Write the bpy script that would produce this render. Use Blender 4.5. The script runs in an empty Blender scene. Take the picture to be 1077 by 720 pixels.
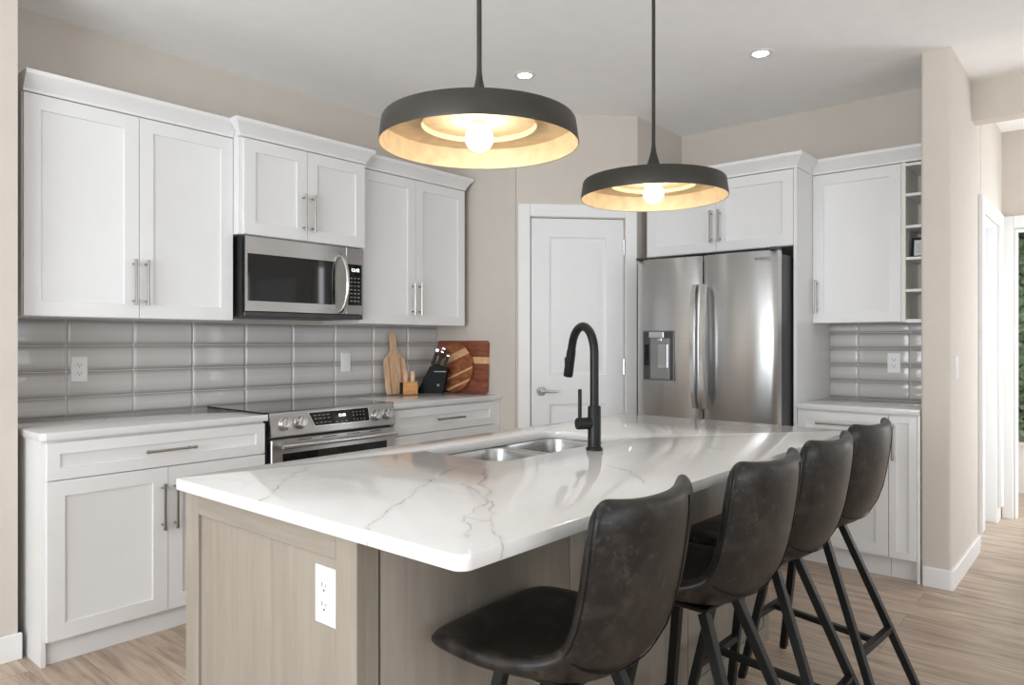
import bpy, bmesh, math, random
from mathutils import Vector, Matrix
random.seed(7)
sc = bpy.context.scene
COL = sc.collection
R = math.radians

# ------------------------------------------------------------------ camera, world, lights, exposure
YAW = 40.548
cam_data = bpy.data.cameras.new('camera')
cam = bpy.data.objects.new('camera', cam_data)
COL.objects.link(cam)
cam.location = (0, 0, 1.269)
cam.rotation_euler = (R(90), 0, R(YAW - 90))
cam_data.sensor_fit = 'HORIZONTAL'
cam_data.sensor_width = 36
cam_data.lens = 753.45 / 1077 * 36
cam_data.shift_y = -0.95 / 1077
cam_data.clip_start = 0.05
sc.camera = cam

sc.view_settings.view_transform = 'Standard'
sc.view_settings.look = 'None'
sc.view_settings.gamma = 1
sc.view_settings.use_curve_mapping = False
sc.view_settings.exposure = 0.04
sc.cycles.use_denoising = True
sc.cycles.max_bounces = 10
sc.cycles.diffuse_bounces = 6
sc.cycles.sample_clamp_indirect = 6
sc.cycles.caustics_reflective = False
sc.cycles.caustics_refractive = False

world = bpy.data.worlds.new('world')
sc.world = world
world.use_nodes = True
world.node_tree.nodes['Background'].inputs[0].default_value = (0.86, 0.93, 1.0, 1)
world.node_tree.nodes['Background'].inputs[1].default_value = 1.5

def area_light(name, loc, direction, sx, sy, power, color):
    d = bpy.data.lights.new(name, 'AREA')
    d.shape = 'RECTANGLE'; d.size = sx; d.size_y = sy; d.energy = power; d.color = color
    o = bpy.data.objects.new(name, d); COL.objects.link(o)
    o.location = loc
    o.rotation_euler = Vector(direction).to_track_quat('-Z', 'Y').to_euler()
    return o
DAY = (0.905, 0.957, 1.0)
# daylight standing in the window openings of the living side of the room and the hall
area_light('daylight_south', (0.9, -4.02, 1.30), (0, 1, .75), 4.5, 1.9, 64, DAY)
area_light('daylight_west', (-2.52, 0.75, 1.42), (1, 0, .55), 3.3, 1.7, 172, DAY)
area_light('daylight_sidelight', (4.97, -2.10, 1.20), (-1, 0, 0), 0.2, 1.9, 8, DAY)
area_light('daylight_hall', (5.72, -0.95, 1.30), (0, 1, .2), 0.9, 1.9, 31, DAY)
area_light('daylight_entry', (6.95, -0.95, 1.3), (0, 1, 0), 0.8, 1.9, 40, DAY)

# ------------------------------------------------------------------ node helpers
def s2l(c):
    c = c / 255.0
    return c / 12.92 if c <= 0.04045 else ((c + 0.055) / 1.055) ** 2.4
def rgb(r, g, b): return (s2l(r), s2l(g), s2l(b), 1)

def new_mat(name):
    m = bpy.data.materials.new(name); m.use_nodes = True
    nt = m.node_tree
    return m, nt, nt.nodes['Principled BSDF']
def node(nt, kind, **kw):
    n = nt.nodes.new(kind)
    for k, v in kw.items(): setattr(n, k, v)
    return n
def ramp(nt, src, stops):
    n = nt.nodes.new('ShaderNodeValToRGB')
    e = n.color_ramp.elements
    e[0].position, e[0].color = stops[0]
    e[1].position, e[1].color = stops[-1]
    for p, c in stops[1:-1]:
        x = e.new(p); x.color = c
    nt.links.new(src, n.inputs[0]); return n
def noise(nt, scale, detail=4, rough=.5, stretch=None, dist=0.0, coord='Object'):
    tc = nt.nodes.new('ShaderNodeTexCoord'); mp = nt.nodes.new('ShaderNodeMapping')
    if stretch: mp.inputs['Scale'].default_value = stretch
    nt.links.new(tc.outputs[coord], mp.inputs[0])
    n = nt.nodes.new('ShaderNodeTexNoise')
    n.inputs['Scale'].default_value = scale; n.inputs['Detail'].default_value = detail
    n.inputs['Roughness'].default_value = rough; n.inputs['Distortion'].default_value = dist
    nt.links.new(mp.outputs[0], n.inputs['Vector']); return n
def bump(nt, b, src, strength, dist=0.01):
    n = nt.nodes.new('ShaderNodeBump'); n.inputs['Strength'].default_value = strength
    n.inputs['Distance'].default_value = dist
    nt.links.new(src, n.inputs['Height']); nt.links.new(n.outputs[0], b.inputs['Normal'])
def flat(name, col, rough=.5, metal=0, vary=.04, scale=9, bmp=0, spec=None, coat=0):
    """plain paint / plastic / metal with a faint procedural variation"""
    m, nt, b = new_mat(name)
    n = noise(nt, scale)
    lo = tuple(c * (1 - vary) for c in col[:3]) + (1,); hi = tuple(min(1, c * (1 + vary)) for c in col[:3]) + (1,)
    r = ramp(nt, n.outputs[0], [(.3, lo), (.7, hi)])
    nt.links.new(r.outputs[0], b.inputs['Base Color'])
    b.inputs['Roughness'].default_value = rough; b.inputs['Metallic'].default_value = metal
    if spec is not None: b.inputs['Specular IOR Level'].default_value = spec
    if coat: b.inputs['Coat Weight'].default_value = coat; b.inputs['Coat Roughness'].default_value = .1
    if bmp:
        n2 = noise(nt, 180, 2); bump(nt, b, n2.outputs[0], bmp, .002)
    return m
def emis(name, col, strength):
    m, nt, b = new_mat(name)
    b.inputs['Base Color'].default_value = col
    b.inputs['Emission Color'].default_value = col
    b.inputs['Emission Strength'].default_value = strength
    return m
def steel(name, col, rough, aniso=.6, vertical=False):
    m, nt, b = new_mat(name)
    n = noise(nt, 3, 3, .6, (1, 1, 60) if not vertical else (60, 60, 1))
    r = ramp(nt, n.outputs[0], [(.3, tuple(c * .93 for c in col[:3]) + (1,)), (.7, col)])
    nt.links.new(r.outputs[0], b.inputs['Base Color'])
    b.inputs['Metallic'].default_value = 1; b.inputs['Roughness'].default_value = rough
    b.inputs['Anisotropic'].default_value = aniso
    t = nt.nodes.new('ShaderNodeTangent'); t.direction_type = 'RADIAL'; t.axis = 'Z'
    nt.links.new(t.outputs[0], b.inputs['Tangent'])
    b.inputs['Anisotropic Rotation'].default_value = .25
    return m
def wood(name, dark, mid, light, stretch, scale=6, rough=.5, bmp=.1, fine=.35):
    m, nt, b = new_mat(name)
    n = noise(nt, scale, 7, .62, stretch, .6)
    r = ramp(nt, n.outputs[0], [(.28, dark), (.5, mid), (.72, light)])
    n2 = noise(nt, scale * 7, 3, .5, stretch, .2)
    mx = node(nt, 'ShaderNodeMix', data_type='RGBA', blend_type='MULTIPLY'); mx.inputs[0].default_value = fine
    r2 = ramp(nt, n2.outputs[0], [(.3, (.72, .7, .68, 1)), (.6, (1, 1, 1, 1))])
    nt.links.new(r.outputs[0], mx.inputs[6]); nt.links.new(r2.outputs[0], mx.inputs[7])
    nt.links.new(mx.outputs[2], b.inputs['Base Color'])
    b.inputs['Roughness'].default_value = rough
    bump(nt, b, n2.outputs[0], bmp, .002)
    return m

# ------------------------------------------------------------------ materials
M = {}
M['cab'] = flat('white_cabinet_paint', (.76, .762, .765, 1), .38, vary=.01)
M['ceil'] = flat('ceiling_paint', (.93, .93, .925, 1), .9, vary=.015, bmp=.12)
M['wall'] = flat('beige_wall_paint', (.60, .55, .495, 1), .85, vary=.015, bmp=.1)
M['melamine'] = flat('warm_white_melamine', (.78, .755, .70, 1), .45, vary=.01)
M['trim'] = flat('white_trim_paint', (.80, .80, .80, 1), .4, vary=.01)
M['door'] = flat('white_door_paint', (.77, .775, .78, 1), .4, vary=.01)
M['blk'] = flat('matte_black_metal', (.008, .008, .0078, 1), .42, metal=.0, vary=.1, spec=.28)
M['blkplastic'] = flat('black_plastic', (.009, .009, .0095, 1), .5, vary=.1, spec=.25)
M['blkwood'] = flat('black_stained_wood', (.006, .006, .006, 1), .5, vary=.3, scale=40, spec=.15)
M['glass'] = flat('black_glass', (.006, .0065, .007, 1), .04, vary=.05)
M['nickel'] = flat('brushed_nickel', (.38, .355, .32, 1), .3, metal=1, vary=.05)
M['chrome'] = flat('satin_chrome', (.62, .62, .62, 1), .2, metal=1, vary=.03)
M['steel'] = steel('brushed_steel', (.56, .56, .56, 1), .30, .9)
M['steel2'] = steel('smooth_steel', (.66, .66, .655, 1), .2, .3)
M['sink'] = steel('sink_steel', (.45, .45, .45, 1), .26, .5)
M['dkgrey'] = flat('dark_grey_metal', (.06, .06, .062, 1), .45, metal=.3, vary=.1)
M['dkgrey2'] = flat('mid_grey_metal', (.26, .26, .26, 1), .35, metal=.8, vary=.05)
M['plastic'] = flat('white_plastic', (.80, .80, .80, 1), .3, vary=.01)
M['slot'] = flat('outlet_slot_dark', (.05, .05, .05, 1), .6)
M['recess'] = emis('downlight_lens', (1, .96, .9, 1), 14)
M['bulb'] = emis('warm_bulb_glow', (1, .88, .72, 1), 34)
M['digit'] = emis('display_digits', (.95, 1, 1, 1), 2.2)
M['mark'] = flat('printed_grey_marks', (.30, .30, .30, 1), .5)
M['badge'] = flat('badge_grey', (.16, .16, .165, 1), .4, metal=.4)
M['paper'] = flat('white_paper', (.72, .73, .72, 1), .7)
M['bronze'] = flat('dark_bronze_shade', (.038, .035, .029, 1), .42, metal=.2, spec=.35, vary=.12)
M['gold'] = flat('gold_leaf_lining', (.74, .585, .37, 1), .58, metal=.2, vary=.1, scale=30)
M['rubber'] = flat('black_rubber', (.01, .01, .01, 1), .8)
M['leaf'] = flat('ivy_leaf', (.10, .155, .085, 1), .45, vary=.7, scale=25)
M['acacia'] = wood('acacia_wood', rgb(92, 48, 34), rgb(138, 80, 58), rgb(168, 108, 80), (1, 1, 6), 5, .45)
M['acacia2'] = wood('acacia_heartwood', rgb(105, 56, 36), rgb(150, 88, 58), rgb(190, 128, 84), (1, 2, 5), 6, .45)
M['sap'] = wood('pale_sapwood', rgb(196, 150, 104), rgb(222, 180, 134), rgb(236, 200, 156), (1, 2, 5), 8, .45)
M['board'] = wood('light_board_wood', rgb(196, 158, 122), rgb(220, 186, 152), rgb(234, 206, 176), (9, 9, .8), 5, .5)
M['board2'] = wood('mid_board_wood', rgb(160, 112, 74), rgb(190, 142, 100), rgb(212, 168, 126), (9, 9, .8), 5, .5)
M['caddy'] = wood('honey_wood', rgb(190, 126, 72), rgb(214, 156, 100), rgb(230, 180, 126), (2, 2, 9), 6, .5)
M['oak'] = wood('taupe_oak_veneer', rgb(134, 126, 115), rgb(143, 135, 124), rgb(151, 143, 132), (6, 6, .5), 3.2, .5, .06, .2)
M['oakh'] = wood('taupe_oak_rail', rgb(131, 123, 112), rgb(141, 133, 122), rgb(150, 142, 131), (6, .5, 6), 3.2, .5, .06, .2)

def leather():
    m, nt, b = new_mat('distressed_brown_leather')
    n = noise(nt, 11, 7, .68, None, .8)
    r = ramp(nt, n.outputs[0], [(.32, (.004, .0036, .0034, 1)), (.5, (.010, .0085, .0075, 1)), (.68, (.034, .027, .0225, 1))])
    v = noise(nt, 30, 5, .72, None, 1.5)
    r2 = ramp(nt, v.outputs[0], [(.54, (0, 0, 0, 1)), (.74, (.65, .65, .65, 1))])
    mx = node(nt, 'ShaderNodeMix', data_type='RGBA'); nt.links.new(r2.outputs[0], mx.inputs[0])
    nt.links.new(r.outputs[0], mx.inputs[6]); mx.inputs[7].default_value = (.082, .070, .060, 1)
    nt.links.new(mx.outputs[2], b.inputs['Base Color'])
    rr = ramp(nt, n.outputs[0], [(.3, (.27, .27, .27, 1)), (.7, (.45, .45, .45, 1))])
    nt.links.new(rr.outputs[0], b.inputs['Roughness'])
    b.inputs['Specular IOR Level'].default_value = .38
    g = noise(nt, 240, 2); bump(nt, b, g.outputs[0], .12, .001)
    return m
M['leather'] = leather()
M['thread'] = flat('leather_seam', (.006, .0055, .005, 1), .7, spec=.2)

def floor_mat():
    m, nt, b = new_mat('vinyl_plank_floor')
    geo = nt.nodes.new('ShaderNodeNewGeometry'); sp = nt.nodes.new('ShaderNodeSeparateXYZ'); cb = nt.nodes.new('ShaderNodeCombineXYZ')
    nt.links.new(geo.outputs['Position'], sp.inputs[0])
    nt.links.new(sp.outputs['Y'], cb.inputs['X']); nt.links.new(sp.outputs['X'], cb.inputs['Y'])
    br = nt.nodes.new('ShaderNodeTexBrick')
    br.offset = .37; br.squash = 1
    br.inputs['Scale'].default_value = 1; br.inputs['Brick Width'].default_value = 1.22; br.inputs['Row Height'].default_value = .178
    br.inputs['Mortar Size'].default_value = .0012; br.inputs['Mortar Smooth'].default_value = .3
    br.inputs['Color1'].default_value = (0, 0, 0, 1); br.inputs['Color2'].default_value = (1, 1, 1, 1); br.inputs['Mortar'].default_value = (.5, .5, .5, 1)
    nt.links.new(cb.outputs[0], br.inputs['Vector'])
    mp = nt.nodes.new('ShaderNodeMapping'); mp.inputs['Scale'].default_value = (1.1, 9, 1)
    ad = node(nt, 'ShaderNodeVectorMath', operation='MULTIPLY_ADD')
    nt.links.new(br.outputs['Color'], ad.inputs[0]); ad.inputs[1].default_value = (7, 3, 5); nt.links.new(cb.outputs[0], ad.inputs[2])
    nt.links.new(ad.outputs[0], mp.inputs[0])
    n = nt.nodes.new('ShaderNodeTexNoise'); n.inputs['Scale'].default_value = 2.2; n.inputs['Detail'].default_value = 7; n.inputs['Roughness'].default_value = .62; n.inputs['Distortion'].default_value = .9
    nt.links.new(mp.outputs[0], n.inputs['Vector'])
    r = ramp(nt, n.outputs[0], [(.25, rgb(118, 101, 88)), (.42, rgb(170, 151, 134)), (.6, rgb(196, 178, 160)), (.8, rgb(212, 197, 181))])
    pr = ramp(nt, br.outputs['Color'], [(0, (.86, .84, .82, 1)), (1, (1.04, 1.03, 1.02, 1))])
    mx = node(nt, 'ShaderNodeMix', data_type='RGBA', blend_type='MULTIPLY'); mx.inputs[0].default_value = 1
    nt.links.new(r.outputs[0], mx.inputs[6]); nt.links.new(pr.outputs[0], mx.inputs[7])
    mo = node(nt, 'ShaderNodeMix', data_type='RGBA'); nt.links.new(br.outputs['Fac'], mo.inputs[0])
    nt.links.new(mx.outputs[2], mo.inputs[6]); mo.inputs[7].default_value = rgb(110, 96, 84)
    nt.links.new(mo.outputs[2], b.inputs['Base Color'])
    b.inputs['Roughness'].default_value = .36
    bump(nt, b, n.outputs[0], .06, .003)
    return m
M['floor'] = floor_mat()

def quartz(name, veins=None):
    """white quartz; VEINS are polylines on the worktop (x, y), jittered by noise so they read as natural cracks"""
    m, nt, b = new_mat(name)
    L = nt.links.new
    geo = nt.nodes.new('ShaderNodeNewGeometry')
    sp0 = nt.nodes.new('ShaderNodeSeparateXYZ'); L(geo.outputs['Position'], sp0.inputs[0])
    cb = nt.nodes.new('ShaderNodeCombineXYZ'); L(sp0.outputs['X'], cb.inputs['X']); L(sp0.outputs['Y'], cb.inputs['Y'])
    n = nt.nodes.new('ShaderNodeTexNoise'); n.inputs['Scale'].default_value = 13; n.inputs['Detail'].default_value = 5; n.inputs['Roughness'].default_value = .6
    L(geo.outputs['Position'], n.inputs['Vector'])
    sub = node(nt, 'ShaderNodeVectorMath', operation='SUBTRACT'); L(n.outputs['Color'], sub.inputs[0]); sub.inputs[1].default_value = (.5, .5, .5)
    mul = node(nt, 'ShaderNodeVectorMath', operation='MULTIPLY_ADD'); L(sub.outputs[0], mul.inputs[0]); mul.inputs[1].default_value = (.07, .07, 0); L(cb.outputs[0], mul.inputs[2])
    P = mul.outputs[0]
    best = None
    def seg(a, c):
        d = Vector((c[0] - a[0], c[1] - a[1], 0)); l2 = d.length_squared
        pa = node(nt, 'ShaderNodeVectorMath', operation='SUBTRACT'); L(P, pa.inputs[0]); pa.inputs[1].default_value = (a[0], a[1], 0)
        dt = node(nt, 'ShaderNodeVectorMath', operation='DOT_PRODUCT'); L(pa.outputs[0], dt.inputs[0]); dt.inputs[1].default_value = d / l2
        cl = node(nt, 'ShaderNodeClamp'); L(dt.outputs['Value'], cl.inputs[0])
        sc_ = node(nt, 'ShaderNodeVectorMath', operation='SCALE'); sc_.inputs[0].default_value = d; L(cl.outputs[0], sc_.inputs['Scale'])
        di = node(nt, 'ShaderNodeVectorMath', operation='DISTANCE'); L(pa.outputs[0], di.inputs[0]); L(sc_.outputs[0], di.inputs[1])
        return di.outputs['Value']
    for line in veins or []:
        for a, c in zip(line, line[1:]):
            v = seg(a, c)
            if best is None: best = v
            else:
                mn = node(nt, 'ShaderNodeMath', operation='MINIMUM'); L(best, mn.inputs[0]); L(v, mn.inputs[1]); best = mn.outputs[0]
    base = ramp(nt, noise(nt, 2.2, 3, .5).outputs[0], [(.3, (.675, .675, .67, 1)), (.7, (.705, .705, .70, 1))])
    # faint cloud veins everywhere
    vo = nt.nodes.new('ShaderNodeTexVoronoi'); vo.feature = 'DISTANCE_TO_EDGE'; vo.inputs['Scale'].default_value = 1.9
    sc2 = node(nt, 'ShaderNodeVectorMath', operation='MULTIPLY_ADD'); L(sub.outputs[0], sc2.inputs[0]); sc2.inputs[1].default_value = (.16, .16, .16); L(geo.outputs['Position'], sc2.inputs[2])
    L(sc2.outputs[0], vo.inputs['Vector'])
    r = ramp(nt, vo.outputs['Distance'], [(0, (.90, .895, .885, 1)), (.03, (1, 1, 1, 1))])
    mx = node(nt, 'ShaderNodeMix', data_type='RGBA', blend_type='MULTIPLY')
    msk = ramp(nt, noise(nt, 1.7, 2).outputs[0], [(.48, (0, 0, 0, 1)), (.62, (.7, .7, .7, 1))]); L(msk.outputs[0], mx.inputs[0])
    L(base.outputs[0], mx.inputs[6]); L(r.outputs[0], mx.inputs[7])
    out = mx.outputs[2]
    if best is not None:
        wn = noise(nt, 16, 3)
        wr = ramp(nt, wn.outputs[0], [(.34, (.15, .15, .15, 1)), (.62, (1, 1, 1, 1))])
        r1 = ramp(nt, best, [(0, (1, 1, 1, 1)), (.0010, (.75, .75, .75, 1)), (.0030, (0, 0, 0, 1))])
        ml = node(nt, 'ShaderNodeMath', operation='MULTIPLY'); L(r1.outputs[0], ml.inputs[0]); L(wr.outputs[0], ml.inputs[1])
        m2 = node(nt, 'ShaderNodeMix', data_type='RGBA'); L(ml.outputs[0], m2.inputs[0]); L(out, m2.inputs[6]); m2.inputs[7].default_value = (.42, .41, .39, 1)
        r3 = ramp(nt, best, [(0, (.95, .948, .945, 1)), (.018, (1, 1, 1, 1))])
        m3 = node(nt, 'ShaderNodeMix', data_type='RGBA', blend_type='MULTIPLY'); m3.inputs[0].default_value = 1; L(m2.outputs[2], m3.inputs[6]); L(r3.outputs[0], m3.inputs[7])
        out = m3.outputs[2]
    L(out, b.inputs['Base Color'])
    b.inputs['Roughness'].default_value = .09
    return m
VEINS = [[(1.198, 1.791), (1.02, 1.64), (0.851, 1.455)], [(1.442, 1.445), (1.27, 1.36), (1.092, 1.248), (0.849, 1.092)], [(1.47, 1.353), (1.302, 1.222), (1.246, 1.132), (1.17, 1.083), (1.042, 1.019), (0.93, 0.90)], [(1.278, 1.25), (1.205, 1.116), (1.112, 1.0), (1.008, 0.911), (0.919, 0.796)], [(1.042, 1.019), (1.037, 0.978), (1.057, 0.953)], [(1.754, 1.14), (1.692, 1.026), (1.582, 0.913)], [(2.706, 1.489), (2.571, 1.389)], [(2.261, 1.065), (2.232, 1.002)]]
M['quartz'] = quartz('veined_white_quartz', VEINS)
M['quartz2'] = quartz('plain_white_quartz', [[(1.05, 3.30), (1.22, 3.42), (1.30, 3.60)], [(1.55, 3.2), (1.62, 3.45)], [(3.2, 3.3), (3.36, 3.5), (3.42, 3.7)]])

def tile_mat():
    """glaze coordinate: colour darkens towards the long edges of each tile (attribute 'glaze' runs 0..1 across a tile)"""
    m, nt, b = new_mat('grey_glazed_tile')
    at = nt.nodes.new('ShaderNodeAttribute'); at.attribute_name = 'tile_v'
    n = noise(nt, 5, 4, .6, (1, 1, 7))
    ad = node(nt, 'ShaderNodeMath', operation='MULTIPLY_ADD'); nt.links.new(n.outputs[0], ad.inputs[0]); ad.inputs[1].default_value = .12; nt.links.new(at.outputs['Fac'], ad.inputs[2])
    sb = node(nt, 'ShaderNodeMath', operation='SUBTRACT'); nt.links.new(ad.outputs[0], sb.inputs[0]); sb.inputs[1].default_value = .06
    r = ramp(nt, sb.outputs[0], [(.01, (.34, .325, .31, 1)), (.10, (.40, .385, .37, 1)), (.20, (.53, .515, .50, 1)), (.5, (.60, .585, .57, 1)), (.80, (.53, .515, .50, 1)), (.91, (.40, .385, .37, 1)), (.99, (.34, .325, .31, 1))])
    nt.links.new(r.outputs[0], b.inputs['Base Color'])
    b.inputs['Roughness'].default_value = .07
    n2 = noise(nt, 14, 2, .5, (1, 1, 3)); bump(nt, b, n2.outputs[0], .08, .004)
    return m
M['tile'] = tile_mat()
M['grout'] = flat('pale_grey_grout', (.60, .585, .565, 1), .8)

# ------------------------------------------------------------------ mesh helpers
def bx(bm, x0, x1, y0, y1, z0, z1, bev=0, seg=1, M4=None):
    vs = [bm.verts.new((x, y, z)) for z in (z0, z1) for y in (y0, y1) for x in (x0, x1)]
    F = [(0, 2, 3, 1), (4, 5, 7, 6), (0, 1, 5, 4), (2, 6, 7, 3), (0, 4, 6, 2), (1, 3, 7, 5)]
    fs = [bm.faces.new([vs[i] for i in f]) for f in F]
    if bev:
        es = list({e for f in fs for e in f.edges})
        r = bmesh.ops.bevel(bm, geom=es, offset=bev, segments=seg, affect='EDGES', profile=.5)
        vs = list({v for v in r['verts']} | {v for v in vs if v.is_valid})
    if M4:
        for v in vs: v.co = M4 @ v.co
    return vs
def frame_of(d):
    d = d.normalized(); a = Vector((0, 0, 1)) if abs(d.z) < .95 else Vector((1, 0, 0))
    u = d.cross(a).normalized(); return u, d.cross(u).normalized()
def tube(bm, pts, r, seg=12, cap=True):
    pts = [Vector(p) for p in pts]; n = len(pts)
    rs = r if isinstance(r, (list, tuple)) else [r] * n
    rings = []; u = None
    for i, p in enumerate(pts):
        d = (pts[min(i + 1, n - 1)] - pts[max(i - 1, 0)]).normalized()
        if u is None: u, w = frame_of(d)
        else:
            u = (u - d * u.dot(d)).normalized(); w = d.cross(u)
        rings.append([bm.verts.new(p + (u * math.cos(2 * math.pi * k / seg) + w * math.sin(2 * math.pi * k / seg)) * rs[i]) for k in range(seg)])
    for a, c in zip(rings, rings[1:]):
        for k in range(seg): bm.faces.new([a[k], a[(k + 1) % seg], c[(k + 1) % seg], c[k]])
    if cap: bm.faces.new(rings[0]); bm.faces.new(rings[-1])
def bar(bm, p0, p1, w, t=None, up=(0, 0, 1)):
    """square bar from p0 to p1"""
    p0, p1 = Vector(p0), Vector(p1); t = t or w
    d = (p1 - p0).normalized(); u = d.cross(Vector(up))
    u = u.normalized() if u.length > 1e-4 else Vector((1, 0, 0)); v = d.cross(u).normalized()
    a = [bm.verts.new(p + u * sx * w / 2 + v * sy * t / 2) for p in (p0, p1) for sx, sy in ((-1, -1), (1, -1), (1, 1), (-1, 1))]
    for i in range(4): bm.faces.new([a[i], a[(i + 1) % 4], a[4 + (i + 1) % 4], a[4 + i]])
    bm.faces.new(a[3::-1]); bm.faces.new(a[4:])
def lathe(bm, prof, c=(0, 0, 0), seg=32, close=False, Mx=None):
    rings = []
    for r, z in prof:
        if r < 1e-6: rings.append([bm.verts.new((c[0], c[1], c[2] + z))])
        else: rings.append([bm.verts.new((c[0] + r * math.cos(2 * math.pi * k / seg), c[1] + r * math.sin(2 * math.pi * k / seg), c[2] + z)) for k in range(seg)])
    prs = list(zip(rings, rings[1:])) + ([(rings[-1], rings[0])] if close else [])
    for a, b_ in prs:
        for k in range(seg):
            k2 = (k + 1) % seg
            if len(a) == 1 and len(b_) == 1: continue
            if len(a) == 1: bm.faces.new([a[0], b_[k2], b_[k]])
            elif len(b_) == 1: bm.faces.new([a[k], a[k2], b_[0]])
            else: bm.faces.new([a[k], a[k2], b_[k2], b_[k]])
    if Mx:
        for rg in rings:
            for v in rg: v.co = Mx @ v.co
def loft(bm, rings, cap0=True, cap1=True):
    R_ = [[bm.verts.new(p) for p in rg] for rg in rings]; n = len(R_[0])
    for a, c in zip(R_, R_[1:]):
        for k in range(n): bm.faces.new([a[k], a[(k + 1) % n], c[(k + 1) % n], c[k]])
    if cap0: bm.faces.new(R_[0][::-1])
    if cap1: bm.faces.new(R_[-1])
    return R_
def rrect(x0, x1, y0, y1, r, n=5):
    out = []
    for cx, cy, a0 in ((x1 - r, y1 - r, 0), (x0 + r, y1 - r, 90), (x0 + r, y0 + r, 180), (x1 - r, y0 + r, 270)):
        for i in range(n + 1):
            a = R(a0 + 90 * i / n); out.append((cx + r * math.cos(a), cy + r * math.sin(a)))
    return out
def slab_holes(bm, outer, holes, z0, z1):
    """flat slab with holes: OUTER and HOLES are 2-D loops"""
    for z in (z0, z1):
        es = []
        for lp in [outer] + holes:
            vs = [bm.verts.new((x, y, z)) for x, y in lp]
            es += [bm.edges.new((vs[i], vs[(i + 1) % len(vs)])) for i in range(len(vs))]
        bmesh.ops.triangle_fill(bm, edges=es, use_beauty=True, use_dissolve=False)
    bm.verts.ensure_lookup_table()
    tot = sum(len(l) for l in [outer] + holes); k = 0
    for lp in [outer] + holes:
        n = len(lp)
        for i in range(n):
            j = (i + 1) % n
            bm.faces.new([bm.verts[k + i], bm.verts[k + j], bm.verts[tot + k + j], bm.verts[tot + k + i]])
        k += n

def root_of(o):
    while o.parent: o = o.parent
    return o
LOCAL = set()
def obj(name, bm, mat, parent=None, angle=35, local=False):
    """link BM as one mesh object; coordinates are world ones unless the thing was made with local coordinates"""
    if parent is not None:
        r = root_of(parent)
        if r.name not in LOCAL and not local:
            bmesh.ops.translate(bm, verts=bm.verts[:], vec=-Vector(r.location))
    bmesh.ops.recalc_face_normals(bm, faces=bm.faces[:])
    me = bpy.data.meshes.new(name); bm.to_mesh(me); bm.free()
    for p in me.polygons: p.use_smooth = True
    me.set_sharp_from_angle(angle=R(angle))
    mats = mat if isinstance(mat, (list, tuple)) else [mat]
    for mm in mats: me.materials.append(mm)
    o = bpy.data.objects.new(name, me); COL.objects.link(o)
    if parent is not None: o.parent = parent
    return o
def thing(name, label, cat, loc=(0, 0, 0), group=None, local=False):
    o = bpy.data.objects.new(name, None); COL.objects.link(o); o.location = loc
    o.empty_display_size = .1
    o['label'] = label; o['category'] = cat
    if group: o['group'] = group
    if local: LOCAL.add(o.name)
    return o
def tag(o, label, cat, group=None, kind=None):
    o['label'] = label; o['category'] = cat
    if group: o['group'] = group
    if kind: o['kind'] = kind
    return o
def struct(name, bm, mat, label=None):
    o = obj(name, bm, mat); o['kind'] = 'structure'
    o['label'] = label or name.replace('_', ' '); o['category'] = name.split('_')[0]
    return o
def B(*boxes, bev=0):
    bm = bmesh.new()
    for b_ in boxes: bx(bm, *b_, bev=bev)
    return bm
def text_bm(txt, size, Mx, depth=.0006):
    c = bpy.data.curves.new('t', 'FONT'); c.body = txt; c.size = size; c.align_x = 'CENTER'; c.align_y = 'CENTER'; c.extrude = depth
    o = bpy.data.objects.new('t', c); COL.objects.link(o)
    bpy.context.view_layer.update()
    me = bpy.data.meshes.new_from_object(o.evaluated_get(bpy.context.evaluated_depsgraph_get()))
    bpy.data.objects.remove(o); bpy.data.curves.remove(c)
    bm = bmesh.new(); bm.from_mesh(me); bpy.data.meshes.remove(me)
    bmesh.ops.transform(bm, matrix=Mx, verts=bm.verts[:])
    return bm

# ------------------------------------------------------------------ room shell
ZC = 2.778
struct('floor', B((-2.7, 8, -4.2, 4.0, -.08, 0)), M['floor'], 'grey-brown vinyl plank floor')
struct('ceiling', B((-2.7, 8, -4.2, 4.0, ZC, ZC + .12)), M['ceil'], 'flat white ceiling')
struct('wall_back', B((.892, 4.95, 3.805, 3.95, 0, ZC)), M['wall'], 'beige wall behind the range')
struct('wall_left', B((-2.6, .892, 3.365, 3.95, 0, ZC)), M['wall'], 'beige wall return left of the cabinets')
struct('wall_pantry_side', B((3.6, 3.70, 3.05, 3.81, 0, ZC)), M['wall'], 'beige pantry side wall at the counter end')
struct('wall_pantry_return', B((4.2, 4.95, 2.485, 2.585, 0, ZC)), M['wall'], 'beige pantry wall beside the refrigerator')
struct('wall_fridge', B((4.83, 4.95, .80, 2.6, 0, ZC)), M['wall'], 'beige wall behind the refrigerator')
# corner pantry, its door on the diagonal
DU = Vector((.73227, -.68101, 0)); DI = Vector((.68101, .73227, 0))
MD = Matrix(((DU.x, DI.x, 0, 3.6), (DU.y, DI.y, 0, 3.043), (0, 0, 1, 0), (0, 0, 0, 1)))
bm = bmesh.new()
bx(bm, 0, .095, 0, .1, 0, ZC, M4=MD); bx(bm, .728, .8193, 0, .1, 0, ZC, M4=MD); bx(bm, .095, .728, 0, .1, 2.088, ZC, M4=MD)
struct('wall_pantry_front', bm, M['wall'], 'diagonal beige pantry wall around the white door')
bm = bmesh.new()
bx(bm, .012, .090, -.018, 0, 0, 2.176, .003, M4=MD); bx(bm, .733, .811, -.018, 0, 0, 2.176, .003, M4=MD)
bx(bm, .0905, .7325, -.018, 0, 2.093, 2.176, .003, M4=MD)
struct('trim_1', bm, M['trim'], 'white casing around the pantry door')

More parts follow.
